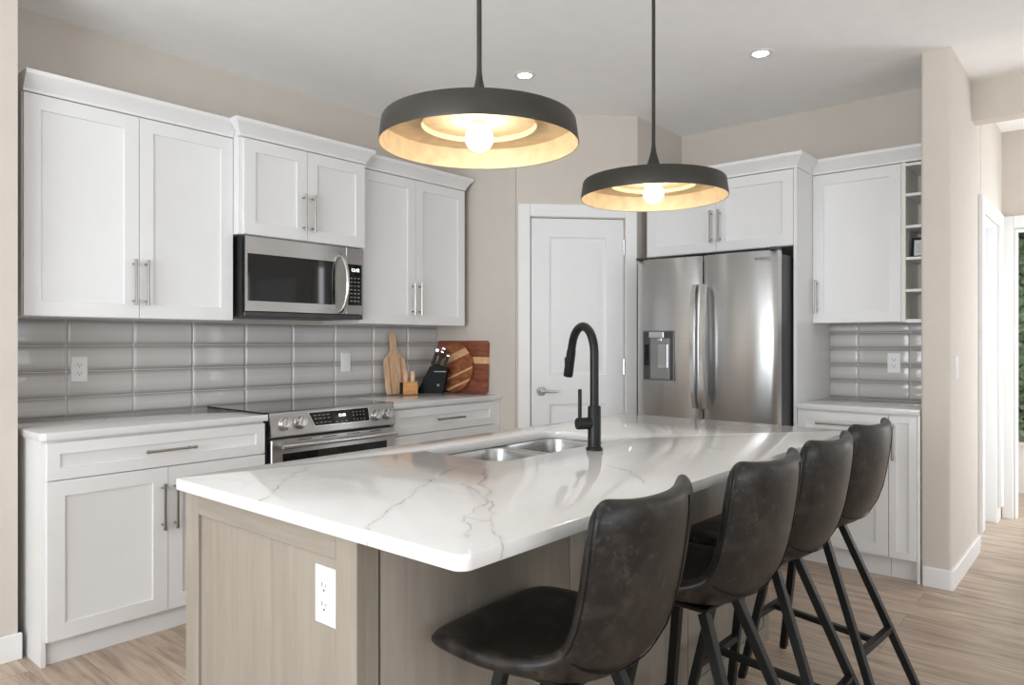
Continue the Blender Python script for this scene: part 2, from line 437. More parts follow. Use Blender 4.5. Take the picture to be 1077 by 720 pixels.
def panel_front(bm, w0, w1, z0, z1, t, rects, rings, M4, back=True):
    """board whose front (y = 0) is cut by RECTS, each filled by a moulded panel given as RINGS of (inset, depth)"""
    b2 = bmesh.new()
    lp = lambda a, b_, c, d: [(a, c), (b_, c), (b_, d), (a, d)]
    slab_holes(b2, lp(w0, w1, z0, z1), [lp(*r) for r in rects], 0, t)
    for a, b_, c, d in rects:
        rg = []
        for ins, dep in rings:
            rg.append([(x, z, dep) for x, z in lp(a + ins, b_ - ins, c + ins, d - ins)])
        loft(b2, rg, cap0=False, cap1=True)
    for v in b2.verts: v.co = M4 @ Vector((v.co.x, v.co.z, v.co.y))
    me = bpy.data.meshes.new('x'); b2.to_mesh(me); b2.free(); bm.from_mesh(me); bpy.data.meshes.remove(me)

bm = bmesh.new()
MDi = MD @ Matrix.Translation((0, .004, 0))
panel_front(bm, .099, .724, .008, 2.084, .036, [(.222, .606, 1.045, 1.963), (.222, .606, .20, .856)],
            [(0, 0), (.006, .006), (.016, .010), (.026, .010), (.048, .004), (.056, .003)], MDi)
door1 = struct('door_1', bm, M['door'], 'white two panel pantry door')
bm = bmesh.new()
lathe(bm, [(0, 0), (.028, 0), (.030, .003), (.030, .009), (.026, .012), (0.0, .012)], seg=24, Mx=MDi @ Matrix.Translation((.166, 0, .943)) @ Matrix.Rotation(R(90), 4, 'X'))
tube(bm, [MDi @ Vector(p) for p in ((.166, -.008, .943), (.166, -.042, .943))], .010)
tube(bm, [MDi @ Vector(p) for p in ((.160, -.044, .943), (.20, -.046, .943), (.27, -.044, .940))], [.010, .0085, .007])
obj('door_handle', bm, M['chrome'], door1, local=True)
for z in (1.90, 1.10, .22):
    bm = bmesh.new(); tube(bm, [MDi @ Vector((.7265, -.004, z - .05)), MDi @ Vector((.7265, -.004, z + .05))], .0065, 8)
    if z > 1.5: bx(bm, .715, .756, -.016, -.012, z + .045, z + .052, M4=MDi)
    obj('hinge', bm, M['chrome'], door1, local=True)

# partition end wall on the right, with the hall behind it
def slab_wall(name, boxes, label): return struct(name, B(*boxes), M['wall'], label)
bm = bmesh.new()
b2 = rrect(4.24, 5.24, .676, .812, .014, 4)
loft(bm, [[(x, y, 0) for x, y in b2], [(x, y, ZC) for x, y in b2]])
bx(bm, 5.24, 6.02, .676, .812, 2.085, ZC); bx(bm, 6.02, 6.23, .676, .812, 0, ZC)
struct('wall_partition', bm, M['wall'], 'beige partition wall end right of the cabinets')
struct('wall_header', B((4.909, 5.03, -.55, .676, 2.55, ZC)), M['wall'], 'beige header over the hall opening')
slab_wall('wall_east', [(4.909, 5.03, -4, -2.22, 0, ZC), (4.909, 5.03, -2.22, -1.98, 2.2, ZC), (4.909, 5.03, -2.22, -1.98, 0, .2), (4.909, 5.03, -1.98, -.55, 0, ZC)], 'beige east wall of the living side')
slab_wall('wall_hall_end', [(6.23, 6.35, .60, .85, 0, ZC), (6.23, 6.35, -.30, .60, 2.072, ZC), (6.23, 6.35, -1.0, -.30, 0, ZC)], 'pale beige wall over the hall doorway')
slab_wall('wall_hall_south', [(5.03, 5.25, -1.0, -.9, 0, ZC), (5.25, 7.45, -1.0, -.9, 2.3, ZC), (5.25, 7.45, -1.0, -.9, 0, .3), (6.2, 6.5, -1.0, -.9, .3, 2.3)], 'beige south wall of the hall')
slab_wall('wall_far_room', [(7.4, 7.5, -1.0, 1.0, 0, ZC)], 'end wall of the room beyond the hall')
slab_wall('wall_far_side', [(6.35, 7.4, .88, .97, 0, ZC)], 'side wall of the room beyond the hall')
slab_wall('wall_south', [(-2.6, -1.4, -4.1, -4.0, 0, ZC), (3.2, 5.03, -4.1, -4.0, 0, ZC), (-1.4, 3.2, -4.1, -4.0, 0, .3), (-1.4, 3.2, -4.1, -4.0, 2.3, ZC)], 'beige wall behind the viewer')
slab_wall('wall_west', [(-2.6, -2.5, -4.0, -.95, 0, ZC), (-2.6, -2.5, 2.45, 3.4, 0, ZC), (-2.6, -2.5, -.95, 2.45, 2.3, ZC), (-2.6, -2.5, -.95, 2.45, 0, .55)], 'beige west wall of the living side')
def window_frame(name, axis, c, a0, a1, z0, z1, ws, label):
    bm = bmesh.new(); t = .05
    def pr(p0, p1, q0, q1):
        if axis == 'x': bx(bm, c - .04, c + .04, p0, p1, q0, q1)
        else: bx(bm, p0, p1, c - .04, c + .04, q0, q1)
    pr(a0, a1, z0, z0 + t); pr(a0, a1, z1 - t, z1)
    for w in [a0 + t / 2, a1 - t / 2] + ws: pr(w - t / 2, w + t / 2, z0 + t, z1 - t)
    struct(name, bm, M['trim'], label)
window_frame('window_1', 'y', -4.02, -1.4, 3.2, .3, 2.3, [.15, 1.65], 'white framed south windows')
window_frame('window_2', 'x', -2.52, -.95, 2.45, .55, 2.3, [.75], 'white framed west window')
struct('door_3', B((4.90, 4.908, -1.75, -.85, 0, 2.05), (4.89, 4.90, -1.65, -.95, .2, .9), (4.89, 4.90, -1.65, -.95, 1.05, 1.95)), M['door'], 'white door on the east wall')

# hall doorway casings, door and baseboards
struct('trim_2', B((5.139, 5.236, .651, .676, .112, 2.16), (6.024, 6.12, .651, .676, .112, 2.16), (5.2365, 6.0235, .651, .676, 2.078, 2.16),
                  (5.241, 5.256, .6765, .78, 0, 2.078), (6.004, 6.019, .6765, .78, 0, 2.078), (5.2565, 6.0035, .6765, .78, 2.063, 2.078), bev=.003), M['trim'], 'white casing of the side doorway in the hall')
bm = bmesh.new()
panel_front(bm, 5.258, 6.002, .008, 2.06, .03, [(5.37, 5.89, 1.05, 1.94), (5.37, 5.89, .2, .86)], [(0, 0), (.016, .010), (.026, .010), (.048, .004)], Matrix.Translation((0, .755, 0)))
struct('door_2', bm, M['door'], 'white door in the hall side doorway')
struct('trim_3', B((6.205, 6.23, .605, .672, 0, 2.165), (6.205, 6.23, -.40, -.305, 0, 2.165), (6.205, 6.23, -.304, .604, 2.08, 2.165),
                  (6.2305, 6.35, .588, .5995, 0, 2.071), (6.2305, 6.35, -.2995, -.288, 0, 2.071), (6.2305, 6.35, -.287, .587, 2.06, 2.071), bev=.003), M['trim'], 'white casing of the doorway at the hall end')
bm = bmesh.new()
o_ = rrect(4.226, 5.14, .662, .826, .02, 5)
def cut(x, y): return (x, min(y, .80))
loft(bm, [[(x, min(y, .80), z) for x, y in o_] for z in (0, .094)] + [[(min(max(x, 4.231), 5.14), min(max(y, .667), .80), .1) for x, y in o_]])
struct('baseboard_partition', bm, M['trim'], 'white baseboard wrapping the partition end')
struct('baseboard_left', B((-2.6, .905, 3.351, 3.365, 0, .106), bev=.003), M['trim'], 'white baseboard of the left wall return')
struct('baseboard_far', B((7.33, 7.4, -.9, .849, 0, .40), (7.30, 7.4, -.9, .849, .40, .43)), M['trim'], 'white ledge below the ivy')

# ------------------------------------------------------------------ cabinets
RINGS = [(0, 0), (.0015, .0065), (.003, .007)]
def mapL(Yf): return Matrix.Translation((0, Yf, 0))                               # fronts facing -Y
def mapR(Xf): return Matrix(((0, 1, 0, Xf), (-1, 0, 0, 0), (0, 0, 1, 0), (0, 0, 0, 1)))   # fronts facing -X; local x is -Y
def shaker(name, parent, M4, a, b, z0, z1, fw=.062, mat='cab', t=.019):
    bm = bmesh.new()
    panel_front(bm, a, b, z0, z1, t, [(a + fw, b - fw, z0 + fw, z1 - fw)], RINGS, M4)
    return obj(name, bm, M[mat], parent)
def pull(parent, M4, p0, p1, r=.0058, out=.034):
    """bar pull between two local points (x, z) on the front plane"""
    bm = bmesh.new()
    a = Vector((p0[0], -out, p0[1])); c = Vector((p1[0], -out, p1[1])); d = (c - a).normalized()
    tube(bm, [M4 @ p for p in (a, a + d * .012, a + d * .0125, c - d * .0125, c - d * .012, c)], [r * 1.25, r * 1.25, r, r, r * 1.25, r * 1.25], 10)
    for q in (a + d * .02, c - d * .02):
        tube(bm, [M4 @ q, M4 @ (q + Vector((0, out - .0003, 0)))], r * .8, 8)
    return obj('handle', bm, M['nickel'], parent)
def crown(parent, M4, a, b, yb, z, h=.083, fl=.044, la=1, lb=1, step=None):
    """flared crown; LA and LB say whether the left and right ends return too; STEP ends the flare short of the wall"""
    bm = bmesh.new()
    prof = [(0, 0), (.006, 0), (.006, .012), (.030, .052), (.040, .060), (fl, .066), (fl, h)]
    ye = yb if step is None else step
    rg = []
    for o_, dz in prof:
        rg.append([M4 @ Vector(p) for p in ((a - o_ * la, -o_, z + dz), (b + o_ * lb, -o_, z + dz), (b + o_ * lb, ye, z + dz), (a - o_ * la, ye, z + dz))])
    loft(bm, rg)
    if step is not None: bx(bm, a, b, ye + .0003, yb, z, z + h, M4=M4)
    return obj('crown_moulding', bm, M['cab'], parent, angle=25)

G = 'white wall cabinets along the range wall'
YU = 3.454
t = thing('wall_cabinet', 'large white two-door wall cabinet left of the microwave', 'cabinet', (1.39, 3.8, 1.372), G)
obj('carcass', B((.934, 1.850, YU + .0195, 3.804, 1.376, 2.306)), M['cab'], t)
Lm = mapL(YU)
d1 = shaker('door', t, Lm, .937, 1.3915, 1.378, 2.302); pull(d1, Lm, (1.366, 1.435), (1.366, 1.645))
d2 = shaker('door', t, Lm, 1.3945, 1.849, 1.378, 2.302); pull(d2, Lm, (1.421, 1.435), (1.421, 1.645))
crown(t, Lm, .934, 1.850, 3.804 - YU, 2.3063, la=0, lb=0)
YM = 3.385
t = thing('wall_cabinet', 'short white two-door wall cabinet directly above the microwave', 'cabinet', (2.24, 3.8, 1.815), G)
obj('carcass', B((1.853, 2.631, YM + .0195, 3.804, 1.815, 2.306)), M['cab'], t)
Lm = mapL(YM)
d1 = shaker('door', t, Lm, 1.874, 2.2405, 1.817, 2.302); pull(d1, Lm, (2.214, 1.865), (2.214, 2.065))
d2 = shaker('door', t, Lm, 2.2435, 2.629, 1.817, 2.302); pull(d2, Lm, (2.270, 1.865), (2.270, 2.065))
crown(t, Lm, 1.853, 2.631, 3.804 - YM, 2.3063, step=.024)
t = thing('wall_cabinet', 'white two-door wall cabinet right of the microwave, beside the pantry', 'cabinet', (3.09, 3.8, 1.372), G)
obj('carcass', B((2.635, 3.537, YU + .0195, 3.804, 1.376, 2.306)), M['cab'], t)
Lm = mapL(YU)
d1 = shaker('door', t, Lm, 2.637, 3.0845, 1.378, 2.302); pull(d1, Lm, (3.056, 1.44), (3.056, 1.64))
d2 = shaker('door', t, Lm, 3.0875, 3.535, 1.378, 2.302); pull(d2, Lm, (3.113, 1.44), (3.113, 1.64))
crown(t, Lm, 2.635, 3.537, 3.804 - YU, 2.3063, la=0, lb=1)

G = 'white base cabinets along the range wall'
YB = 3.178
Lm = mapL(YB)
t = thing('base_cabinet', 'white base cabinet with one wide drawer over two doors, left of the range', 'cabinet', (1.4, 3.6, 0), G)
obj('carcass', B((.941, 1.868, YB + .0195, 3.79, .10, .884)), M['cab'], t)
obj('end_panel', B((.924, .940, YB + .0195, 3.79, 0, .884)), M['cab'], t)
obj('toe_kick', B((.9405, 1.868, 3.215, 3.235, 0, .0995)), M['cab'], t)
dr = shaker('drawer', t, Lm, .940, 1.866, .727, .872, fw=.045); pull(dr, Lm, (1.30, .80), (1.515, .80))
d1 = shaker('door', t, Lm, .940, 1.4015, .098, .722); pull(d1, Lm, (1.376, .455), (1.376, .655))
d2 = shaker('door', t, Lm, 1.4045, 1.866, .098, .722); pull(d2, Lm, (1.430, .455), (1.430, .655))
t = thing('base_cabinet', 'white base cabinet with stacked drawers, right of the range', 'cabinet', (3.1, 3.6, 0), G)
obj('carcass', B((2.675, 3.560, YB + .0195, 3.79, .10, .884)), M['cab'], t)
obj('toe_kick', B((2.675, 3.560, 3.215, 3.235, 0, .0995)), M['cab'], t)
for z0, z1 in ((.727, .872), (.415, .722), (.105, .410)):
    dr = shaker('drawer', t, Lm, 2.677, 3.535, z0, z1, fw=.045 if z1 > .8 else .06); zc = (z0 + z1) / 2; pull(dr, Lm, (2.995, zc), (3.225, zc))
obj('filler', B((3.538, 3.597, YB + .008, YB + .019, .10, .884)), M['cab'], t)

def counter(name, label, outline, z0=.884, z1=.914, mat='quartz2', holes=(), bev=.0014, group=None):
    bm = bmesh.new()
    slab_holes(bm, outline, list(holes), z0, z1)
    bmesh.ops.recalc_face_normals(bm, faces=bm.faces[:])
    es = [e for e in bm.edges if len(e.link_faces) == 2 and e.calc_face_angle(0) > R(60) and abs(e.verts[0].co.z - e.verts[1].co.z) < 1e-5]
    bmesh.ops.bevel(bm, geom=es, offset=bev, segments=2, affect='EDGES', profile=.5)
    o = obj(name, bm, M[mat], angle=30); tag(o, label, 'countertop', group); return o
CG = 'quartz countertops'
counter('countertop', 'white quartz countertop left of the range', [(.914, 3.794), (.914, 3.19), (.934, 3.166), (1.876, 3.166), (1.876, 3.794)], group=CG)
counter('countertop', 'white quartz countertop right of the range under the cutting boards', [(2.664, 3.794), (2.664, 3.166), (3.596, 3.166), (3.596, 3.794)], group=CG)

# fridge wall
XF, XK, XR = 4.22, 4.495, 4.222
t = thing('wall_cabinet', 'deep white two-door cabinet above the refrigerator', 'cabinet', (4.5, 1.94, 1.829), 'white cabinets around the refrigerator')
Rm = mapR(XF)
obj('carcass', B((XF + .0195, 4.828, 1.462, 2.425, 1.829, 2.276)), M['cab'], t)
d1 = shaker('door', t, Rm, -2.424, -1.9385, 1.831, 2.272); pull(d1, Rm, (-1.964, 1.885), (-1.964, 2.085))
d2 = shaker('door', t, Rm, -1.9355, -1.463, 1.831, 2.272); pull(d2, Rm, (-1.910, 1.885), (-1.910, 2.085))
crown(t, Rm, -2.425, -1.4425, 4.828 - XF, 2.2765, la=0, lb=1, step=.229)
o = obj('tall_panel', B((XF - .001, 4.828, 1.442, 1.461, 0, 2.276), bev=.001), M['cab'])
tag(o, 'tall white side panel right of the refrigerator', 'panel', 'white cabinets around the refrigerator')
t = thing('wall_cabinet', 'single-door white wall cabinet right of the refrigerator panel', 'cabinet', (4.65, 1.2, 1.38), 'white cabinets around the refrigerator')
Rm = mapR(XK)
obj('carcass', B((XK + .0195, 4.828, .958, 1.441, 1.382, 2.276)), M['cab'], t)
d1 = shaker('door', t, Rm, -1.440, -.959, 1.382, 2.272); pull(d1, Rm, (-1.415, 1.44), (-1.415, 1.64))
crown(t, Rm, -1.4415, -.8125, 4.828 - XK, 2.2765, la=0, lb=0)
t = thing('cubby_shelf', 'narrow white open shelf of five cubbies beside the partition', 'shelf', (4.65, .885, 1.38), 'white cabinets around the refrigerator')
bm = bmesh.new()
bx(bm, XK, 4.828, .936, .957, 1.38, 2.276); bx(bm, XK, 4.828, .8125, .832, 1.38, 2.276); bx(bm, 4.812, 4.8285, .8325, .9355, 1.38, 2.276)
obj('carcass', bm, M['melamine'], t)
zs = [1.383, 1.5555, 1.735, 1.9135, 2.092, 2.262]
for i, z in enumerate(zs): obj('shelf', B((XK + .002, 4.8115, .8325, .9355, z - .0075, z + .0075 if i else z + .012)), M['cab'], t)
Rm = mapR(XR)
t = thing('base_cabinet', 'white base cabinet right of the refrigerator with a wide drawer', 'cabinet', (4.5, 1.2, 0), 'white cabinets around the refrigerator')
obj('carcass', B((XR + .0195, 4.826, .961, 1.441, .11, .884)), M['cab'], t)
obj('toe_kick', B((XR + .055, XR + .075, .961, 1.441, 0, .1095)), M['cab'], t)
dr = shaker('drawer', t, Rm, -1.439, -.962, .737, .872, fw=.045); pull(dr, Rm, (-1.33, .81), (-1.06, .81))
d1 = shaker('door', t, Rm, -1.439, -.962, .118, .732); pull(d1, Rm, (-1.41, .5), (-1.41, .68))
t = thing('base_cabinet', 'narrow white pull-out base cabinet next to the partition', 'cabinet', (4.5, .885, 0), 'white cabinets around the refrigerator')
obj('carcass', B((XR + .0195, 4.826, .828, .959, .11, .884)), M['cab'], t)
obj('toe_kick', B((XR + .055, XR + .075, .828, .959, 0, .1095)), M['cab'], t)
d1 = shaker('door', t, Rm, -.959, -.829, .118, .872, fw=.035); pull(d1, Rm, (-.936, .64), (-.936, .835))
obj('filler', B((XR + .012, XR + .02, .813, .8275, 0, .884)), M['cab'], t)
counter('countertop', 'white quartz countertop right of the refrigerator', [(4.204, .813), (4.815, .813), (4.815, 1.4405), (4.204, 1.4405)], group=CG)

# ------------------------------------------------------------------ tiled backsplashes (pillowed stacked tiles in one sheet of grout)
def backsplash(name, label, axis, plane, a0, a1, z0, z1, aseams, zseams):
    t = thing(name, label, 'backsplash', (plane if axis == 'x' else (a0 + a1) / 2, plane if axis == 'y' else (a0 + a1) / 2, z0))
    P = (lambda a, z, h: (a, plane - h, z)) if axis == 'y' else (lambda a, z, h: (plane - h, a, z))
    if axis == 'y': g = B((a0, a1, plane - .0038, plane, z0, z1))
    else: g = B((plane - .0038, plane, a0, a1, z0, z1))
    obj('grout', g, M['grout'], t)
    bm = bmesh.new(); GL = bm.verts.layers.float.new('tile_v'); gp = .0016; th = .0098
    A = [a0] + [s for s in aseams if a0 < s < a1] + [a1]; Z = [z0] + [s for s in zseams if z0 < s < z1] + [z1]
    U = [0, .012, .05, .12, .25, .5, .75, .88, .95, .988, 1]; V = [0, .03, .1, .2, .35, .5, .65, .8, .9, .97, 1]
    for i in range(len(A) - 1):
        for j in range(len(Z) - 1):
            l, r_, b_, t_ = A[i] + gp, A[i + 1] - gp, Z[j] + gp, Z[j + 1] - gp
            if r_ - l < .004 or t_ - b_ < .004: continue
            tilt = random.uniform(-.0006, .0006)
            grid = []
            for u in U:
                row = []
                for v in V:
                    eu = min(u, 1 - u) * (r_ - l); ev = min(v, 1 - v) * (t_ - b_)
                    h = th - .0030 * math.exp(-ev / .009) - .0012 * math.exp(-eu / .006) + tilt * (v - .5)
                    if u in (0, 1) or v in (0, 1): h = .0036
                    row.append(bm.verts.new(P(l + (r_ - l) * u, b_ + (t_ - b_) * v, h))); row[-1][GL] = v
                grid.append(row)
            for p in range(len(U) - 1):
                for q in range(len(V) - 1):
                    bm.faces.new([grid[p][q], grid[p + 1][q], grid[p + 1][q + 1], grid[p][q + 1]])
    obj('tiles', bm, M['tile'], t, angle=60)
ZS = [1.004, 1.127, 1.25, 1.373]
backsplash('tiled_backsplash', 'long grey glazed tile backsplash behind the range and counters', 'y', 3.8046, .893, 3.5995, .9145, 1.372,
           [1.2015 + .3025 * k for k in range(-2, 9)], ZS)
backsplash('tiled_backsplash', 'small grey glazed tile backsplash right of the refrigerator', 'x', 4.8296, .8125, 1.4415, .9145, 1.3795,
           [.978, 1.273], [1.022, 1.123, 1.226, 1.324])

def wall_plate(kind, label, M4, group):
    """M4 carries local x right, y into the wall, z up, origin at the plate centre"""
    t = thing('wall_outlet' if kind == 'outlet' else 'light_switch', label, 'outlet' if kind == 'outlet' else 'switch', M4.to_translation(), group)
    b2 = bmesh.new(); loft(b2, [[M4 @ Vector(p) for p in ((-w, y, -h), (w, y, -h), (w, y, h), (-w, y, h))] for w, h, y in ((.036, .060, -.0003), (.036, .060, -.004), (.034, .058, -.006))])
    obj('cover_plate', b2, M['plastic'], t, angle=20)
    if kind == 'outlet':
        for zc in (.020, -.020):
            b2 = bmesh.new(); lp = rrect(-.017, .017, zc - .0145, zc + .0145, .009, 4)
            loft(b2, [[M4 @ Vector((x, y, z)) for x, z in lp] for y in (-.0062, -.0082)])
            f = obj('socket', b2, M['plastic'], t, angle=20)
            b2 = bmesh.new()
            bx(b2, -.0085, -.006, -.0086, -.0083, zc - .001, zc + .009, M4=M4); bx(b2, .006, .0085, -.0086, -.0083, zc - .001, zc + .007, M4=M4)
            bx(b2, -.0025, .0025, -.0086, -.0083, zc - .010, zc - .005, M4=M4)
            obj('slots', b2, M['slot'], f)
    else:
        b2 = bmesh.new(); lp = rrect(-.0165, .0165, -.033, .033, .002, 2)
        loft(b2, [[M4 @ Vector((x, y if z < 0 else y + .002, z)) for x, z in lp] for y in (-.0062, -.0095)])
        obj('rocker', b2, M['plastic'], t, angle=20)
def facing(loc, axis):
    if axis == 'y': return Matrix.Translation(loc)
    return Matrix.Translation(loc) @ Matrix(((0, 1, 0, 0), (-1, 0, 0, 0), (0, 0, 1, 0), (0, 0, 0, 1)))
wall_plate('outlet', 'white outlet on the backsplash left of the range', facing((1.255, 3.7952, 1.137), 'y'), 'white wall plates')
wall_plate('switch', 'white switch plate on the backsplash behind the range right side', facing((2.795, 3.7952, 1.137), 'y'), 'white wall plates')
wall_plate('outlet', 'white outlet on the small backsplash right of the refrigerator', facing((4.8202, 1.066, 1.139), 'x'), 'white wall plates')
wall_plate('switch', 'white light switch on the partition wall facing the hall', facing((4.39, .676, 1.13), 'y'), 'white wall plates')

# ------------------------------------------------------------------ kitchen island
IX0, IX1, IY0, IY1 = .875, 3.03, 1.152, 1.878
isl = thing('kitchen_island', 'taupe wood kitchen island base carrying the large quartz top', 'island', (1.95, 1.5, 0))
obj('carcass', B((IX0 + .022, IX1 - .022, IY0 + .022, IY1 - .022, .0, .655), (IX0 + .022, 1.53, IY0 + .022, IY1 - .022, .6552, .8795), (2.345, IX1 - .022, IY0 + .022, IY1 - .022, .6552, .8795)), M['oak'], isl)
def oakpanel(name, M4, a, b, z0, z1, fw, top=True):
    bm = bmesh.new(); panel_front(bm, a, b, z0, z1, .021, [(a + fw, b - fw, z0 + fw, z1 - fw)], [(0, 0), (.0005, .007), (.001, .008)], M4)
    return obj(name, bm, M['oak'], isl)
Rm = mapR(IX0)
# end facing left: stiles and rails stand proud of a recessed field
bm = bmesh.new(); bx(bm, -IY1 + .06, -IY0 - .06, .0085, .0215, .06, .822, M4=Rm); obj('end_panel', bm, M['oak'], isl)
for a, b in ((-IY1, -IY1 + .068), (-IY0 - .070, -IY0)):
    bm = bmesh.new(); bx(bm, a, b, 0, .0215, 0, .8835, .0008, M4=Rm); obj('stile', bm, M['oak'], isl)
bm = bmesh.new(); bx(bm, -IY1 + .0685, -IY0 - .0705, 0, .0215, .825, .8835, .0008, M4=Rm); obj('rail', bm, M['oakh'], isl)
bm = bmesh.new(); bx(bm, -IY1 + .0685, -IY0 - .0705, 0, .0215, 0, .09, .0008, M4=Rm); obj('rail', bm, M['oakh'], isl)
# seating side: corner post, then flat panels with a dark reveal between
Lm = mapL(IY0)
bm = bmesh.new(); bx(bm, IX0 + .0218, IX0 + .055, 0, .0215, 0, .8835, .0008, M4=Lm); obj('corner_post', bm, M['oak'], isl)
bm = bmesh.new(); bx(bm, IX0 + .0552, IX1 - .056, 0.0005, .0215, .858, .8835, .0008, M4=Lm); obj('rail', bm, M['oakh'], isl)
obj('reveal', B((IX0 + .0552, IX1 - .0562, IY0 + .018, IY0 + .0219, .07, .8575)), M['slot'], isl)
sp_ = [IX0 + .060, 1.592, 2.29, IX1 - .060]
for a, b in zip(sp_, sp_[1:]):
    bm = bmesh.new(); bx(bm, a + .001, b - .003, .0005, .0175, .0725, .8545, .002, 2, M4=Lm); obj('back_panel', bm, M['oak'], isl)
bm = bmesh.new(); bx(bm, IX1 - .055, IX1, 0, .0215, 0, .8835, .0008, M4=Lm); obj('corner_post', bm, M['oak'], isl)
obj('base_trim', B((IX0 + .0552, IX1 - .0552, IY0 - .003, IY0 + .0215, 0, .07), bev=.002), M['oakh'], isl)
# sink side fronts and the far end
Bk = Matrix(((-1, 0, 0, 0), (0, -1, 0, IY1), (0, 0, 1, 0), (0, 0, 0, 1)))
for a, b in ((-1.53, -.90), (-2.32, -1.535), (-3.005, -2.325)):
    bm = bmesh.new(); panel_front(bm, a, b, .11, .875, .021, [(a + .06, b - .06, .17, .815)], RINGS, Bk); obj('door', bm, M['oak'], isl)
bm = bmesh.new(); bx(bm, IX1 - .0215, IX1, IY0 + .022, IY1 - .022, 0, .8835, .0008); obj('end_panel', bm, M['oak'], isl)

# worktop with the sink cut-out
SX0, SX1, SY0, SY1 = 1.580, 2.292, 1.398, 1.748
counter('island_countertop', 'large white quartz island countertop with grey veins and sink cut-out',
        rrect(.846, 3.057, .832, 1.892, .026, 6), mat='quartz', holes=[rrect(SX0, SX1, SY0, SY1, .055, 6)[::-1]], bev=.004)
sk = thing('undermount_sink', 'stainless steel double-bowl sink set in the island countertop', 'sink', (1.936, 1.573, .68))
DX = 1.962
b1 = (SX0 - .004, DX - .011, SY0 - .004, SY1 + .004); b2_ = (DX + .011, SX1 + .004, SY0 - .004, SY1 + .004)
bm = bmesh.new()
slab_holes(bm, rrect(SX0 - .03, SX1 + .03, SY0 - .03, SY1 + .03, .06, 6), [rrect(*b1, .058, 6)[::-1], rrect(*b2_, .058, 6)[::-1]], .8800, .8833)
obj('rim', bm, M['sink'], sk)
for q in (b1, b2_):
    bm = bmesh.new(); rg = []
    for ins, z, r_ in ((0, .8816, .058), (.003, .872, .058), (.008, .80, .058), (.012, .715, .058), (.020, .694, .056), (.036, .684, .05), (.06, .681, .04)):
        rg.append([(x, y, z) for x, y in rrect(q[0] + ins, q[1] - ins, q[2] + ins, q[3] - ins, r_, 6)])
    loft(bm, rg, cap0=False)
    bw = obj('bowl', bm, M['sink'], sk, angle=50)
    bm = bmesh.new(); cx_, cy_ = (q[0] + q[1]) / 2, (q[2] + q[3]) / 2
    lathe(bm, [(0, .001), (.022, .001), (.03, .004), (.042, .003), (.044, 0)], (cx_, cy_, .6815), 24); obj('drain', bm, M['chrome'], bw)

# faucet: spout swings over the sink, lever on its left side
fc = thing('kitchen_faucet', 'matte black gooseneck pull-down faucet behind the sink on the island', 'faucet', (1.959, 1.321, .914))
F0 = Vector((1.959, 1.321, .9143)); FD = Vector((.50, .866, 0)); FS = Vector((-.866, .50, 0))
bm = bmesh.new(); lathe(bm, [(0, 0), (.0275, 0), (.0275, .006), (.024, .010), (.0215, .012), (.0215, .141), (.0195, .144), (0, .144)], F0, 28); obj('body', bm, M['blk'], fc)
pts = [F0 + Vector((0, 0, z)) for z in (.14, .20, .27, .316)]
r_ = .090
for k in range(1, 14):
    a = R(162 * k / 13); pts.append(F0 + FD * (r_ - r_ * math.cos(a)) + Vector((0, 0, .316 + r_ * math.sin(a))))
sd = FD * math.sin(R(18)) - Vector((0, 0, math.cos(R(18))))
end = pts[-1] + sd * .020; pts.append(end)
bm = bmesh.new(); tube(bm, pts, .0145, 16); obj('neck', bm, M['blk'], fc, angle=60)
bm = bmesh.new(); e2 = end + sd * .097; tube(bm, [end, end + sd * .001, end.lerp(e2, .1), e2.lerp(end, .05), e2], [.0150, .0158, .0162, .0172, .0166], 16)
sh = obj('spray_head', bm, M['blk'], fc)
bm = bmesh.new(); m_ = end.lerp(e2, .45); bx(bm, -.006, .006, -.003, .003, -.016, .016, .002, M4=Matrix.Translation(m_ + FS * .0160) @ Matrix.Rotation(R(60), 4, 'Z')); obj('button', bm, M['blkplastic'], sh)
bm = bmesh.new(); hb = F0 + Vector((0, 0, .088)); tube(bm, [hb + FS * .015, hb + FS * .060, hb + FS * .0625], [.0195, .0195, .0180], 20); obj('handle_base', bm, M['blk'], fc)
bm = bmesh.new(); tube(bm, [hb + FS * .052 + Vector((0, 0, .012)), hb + FS * .052 + Vector((0, 0, .110)), hb + FS * .052 + Vector((0, 0, .112))], [.0062, .0062, .0050], 10); obj('lever', bm, M['blk'], fc)

io = facing((IX0 + .0084, 1.2615, .741), 'x')
wall_plate('outlet', 'white outlet on the end of the wooden island', io, 'white wall plates')

# ------------------------------------------------------------------ range
rg_ = thing('range', 'stainless steel slide-in electric range with front knobs', 'stove', (2.27, 3.45, 0))
obj('body', B((1.880, 2.660, 3.195, 3.775, .02, .9125)), M['dkgrey'], rg_)
bm = bmesh.new(); bx(bm, 1.862, 2.678, 3.182, 3.752, .9142, .9225, .002); obj('cooktop', bm, M['glass'], rg_)
obj('back_trim', B((1.885, 2.655, 3.7525, 3.785, .9145, .921)), M['steel2'], rg_)
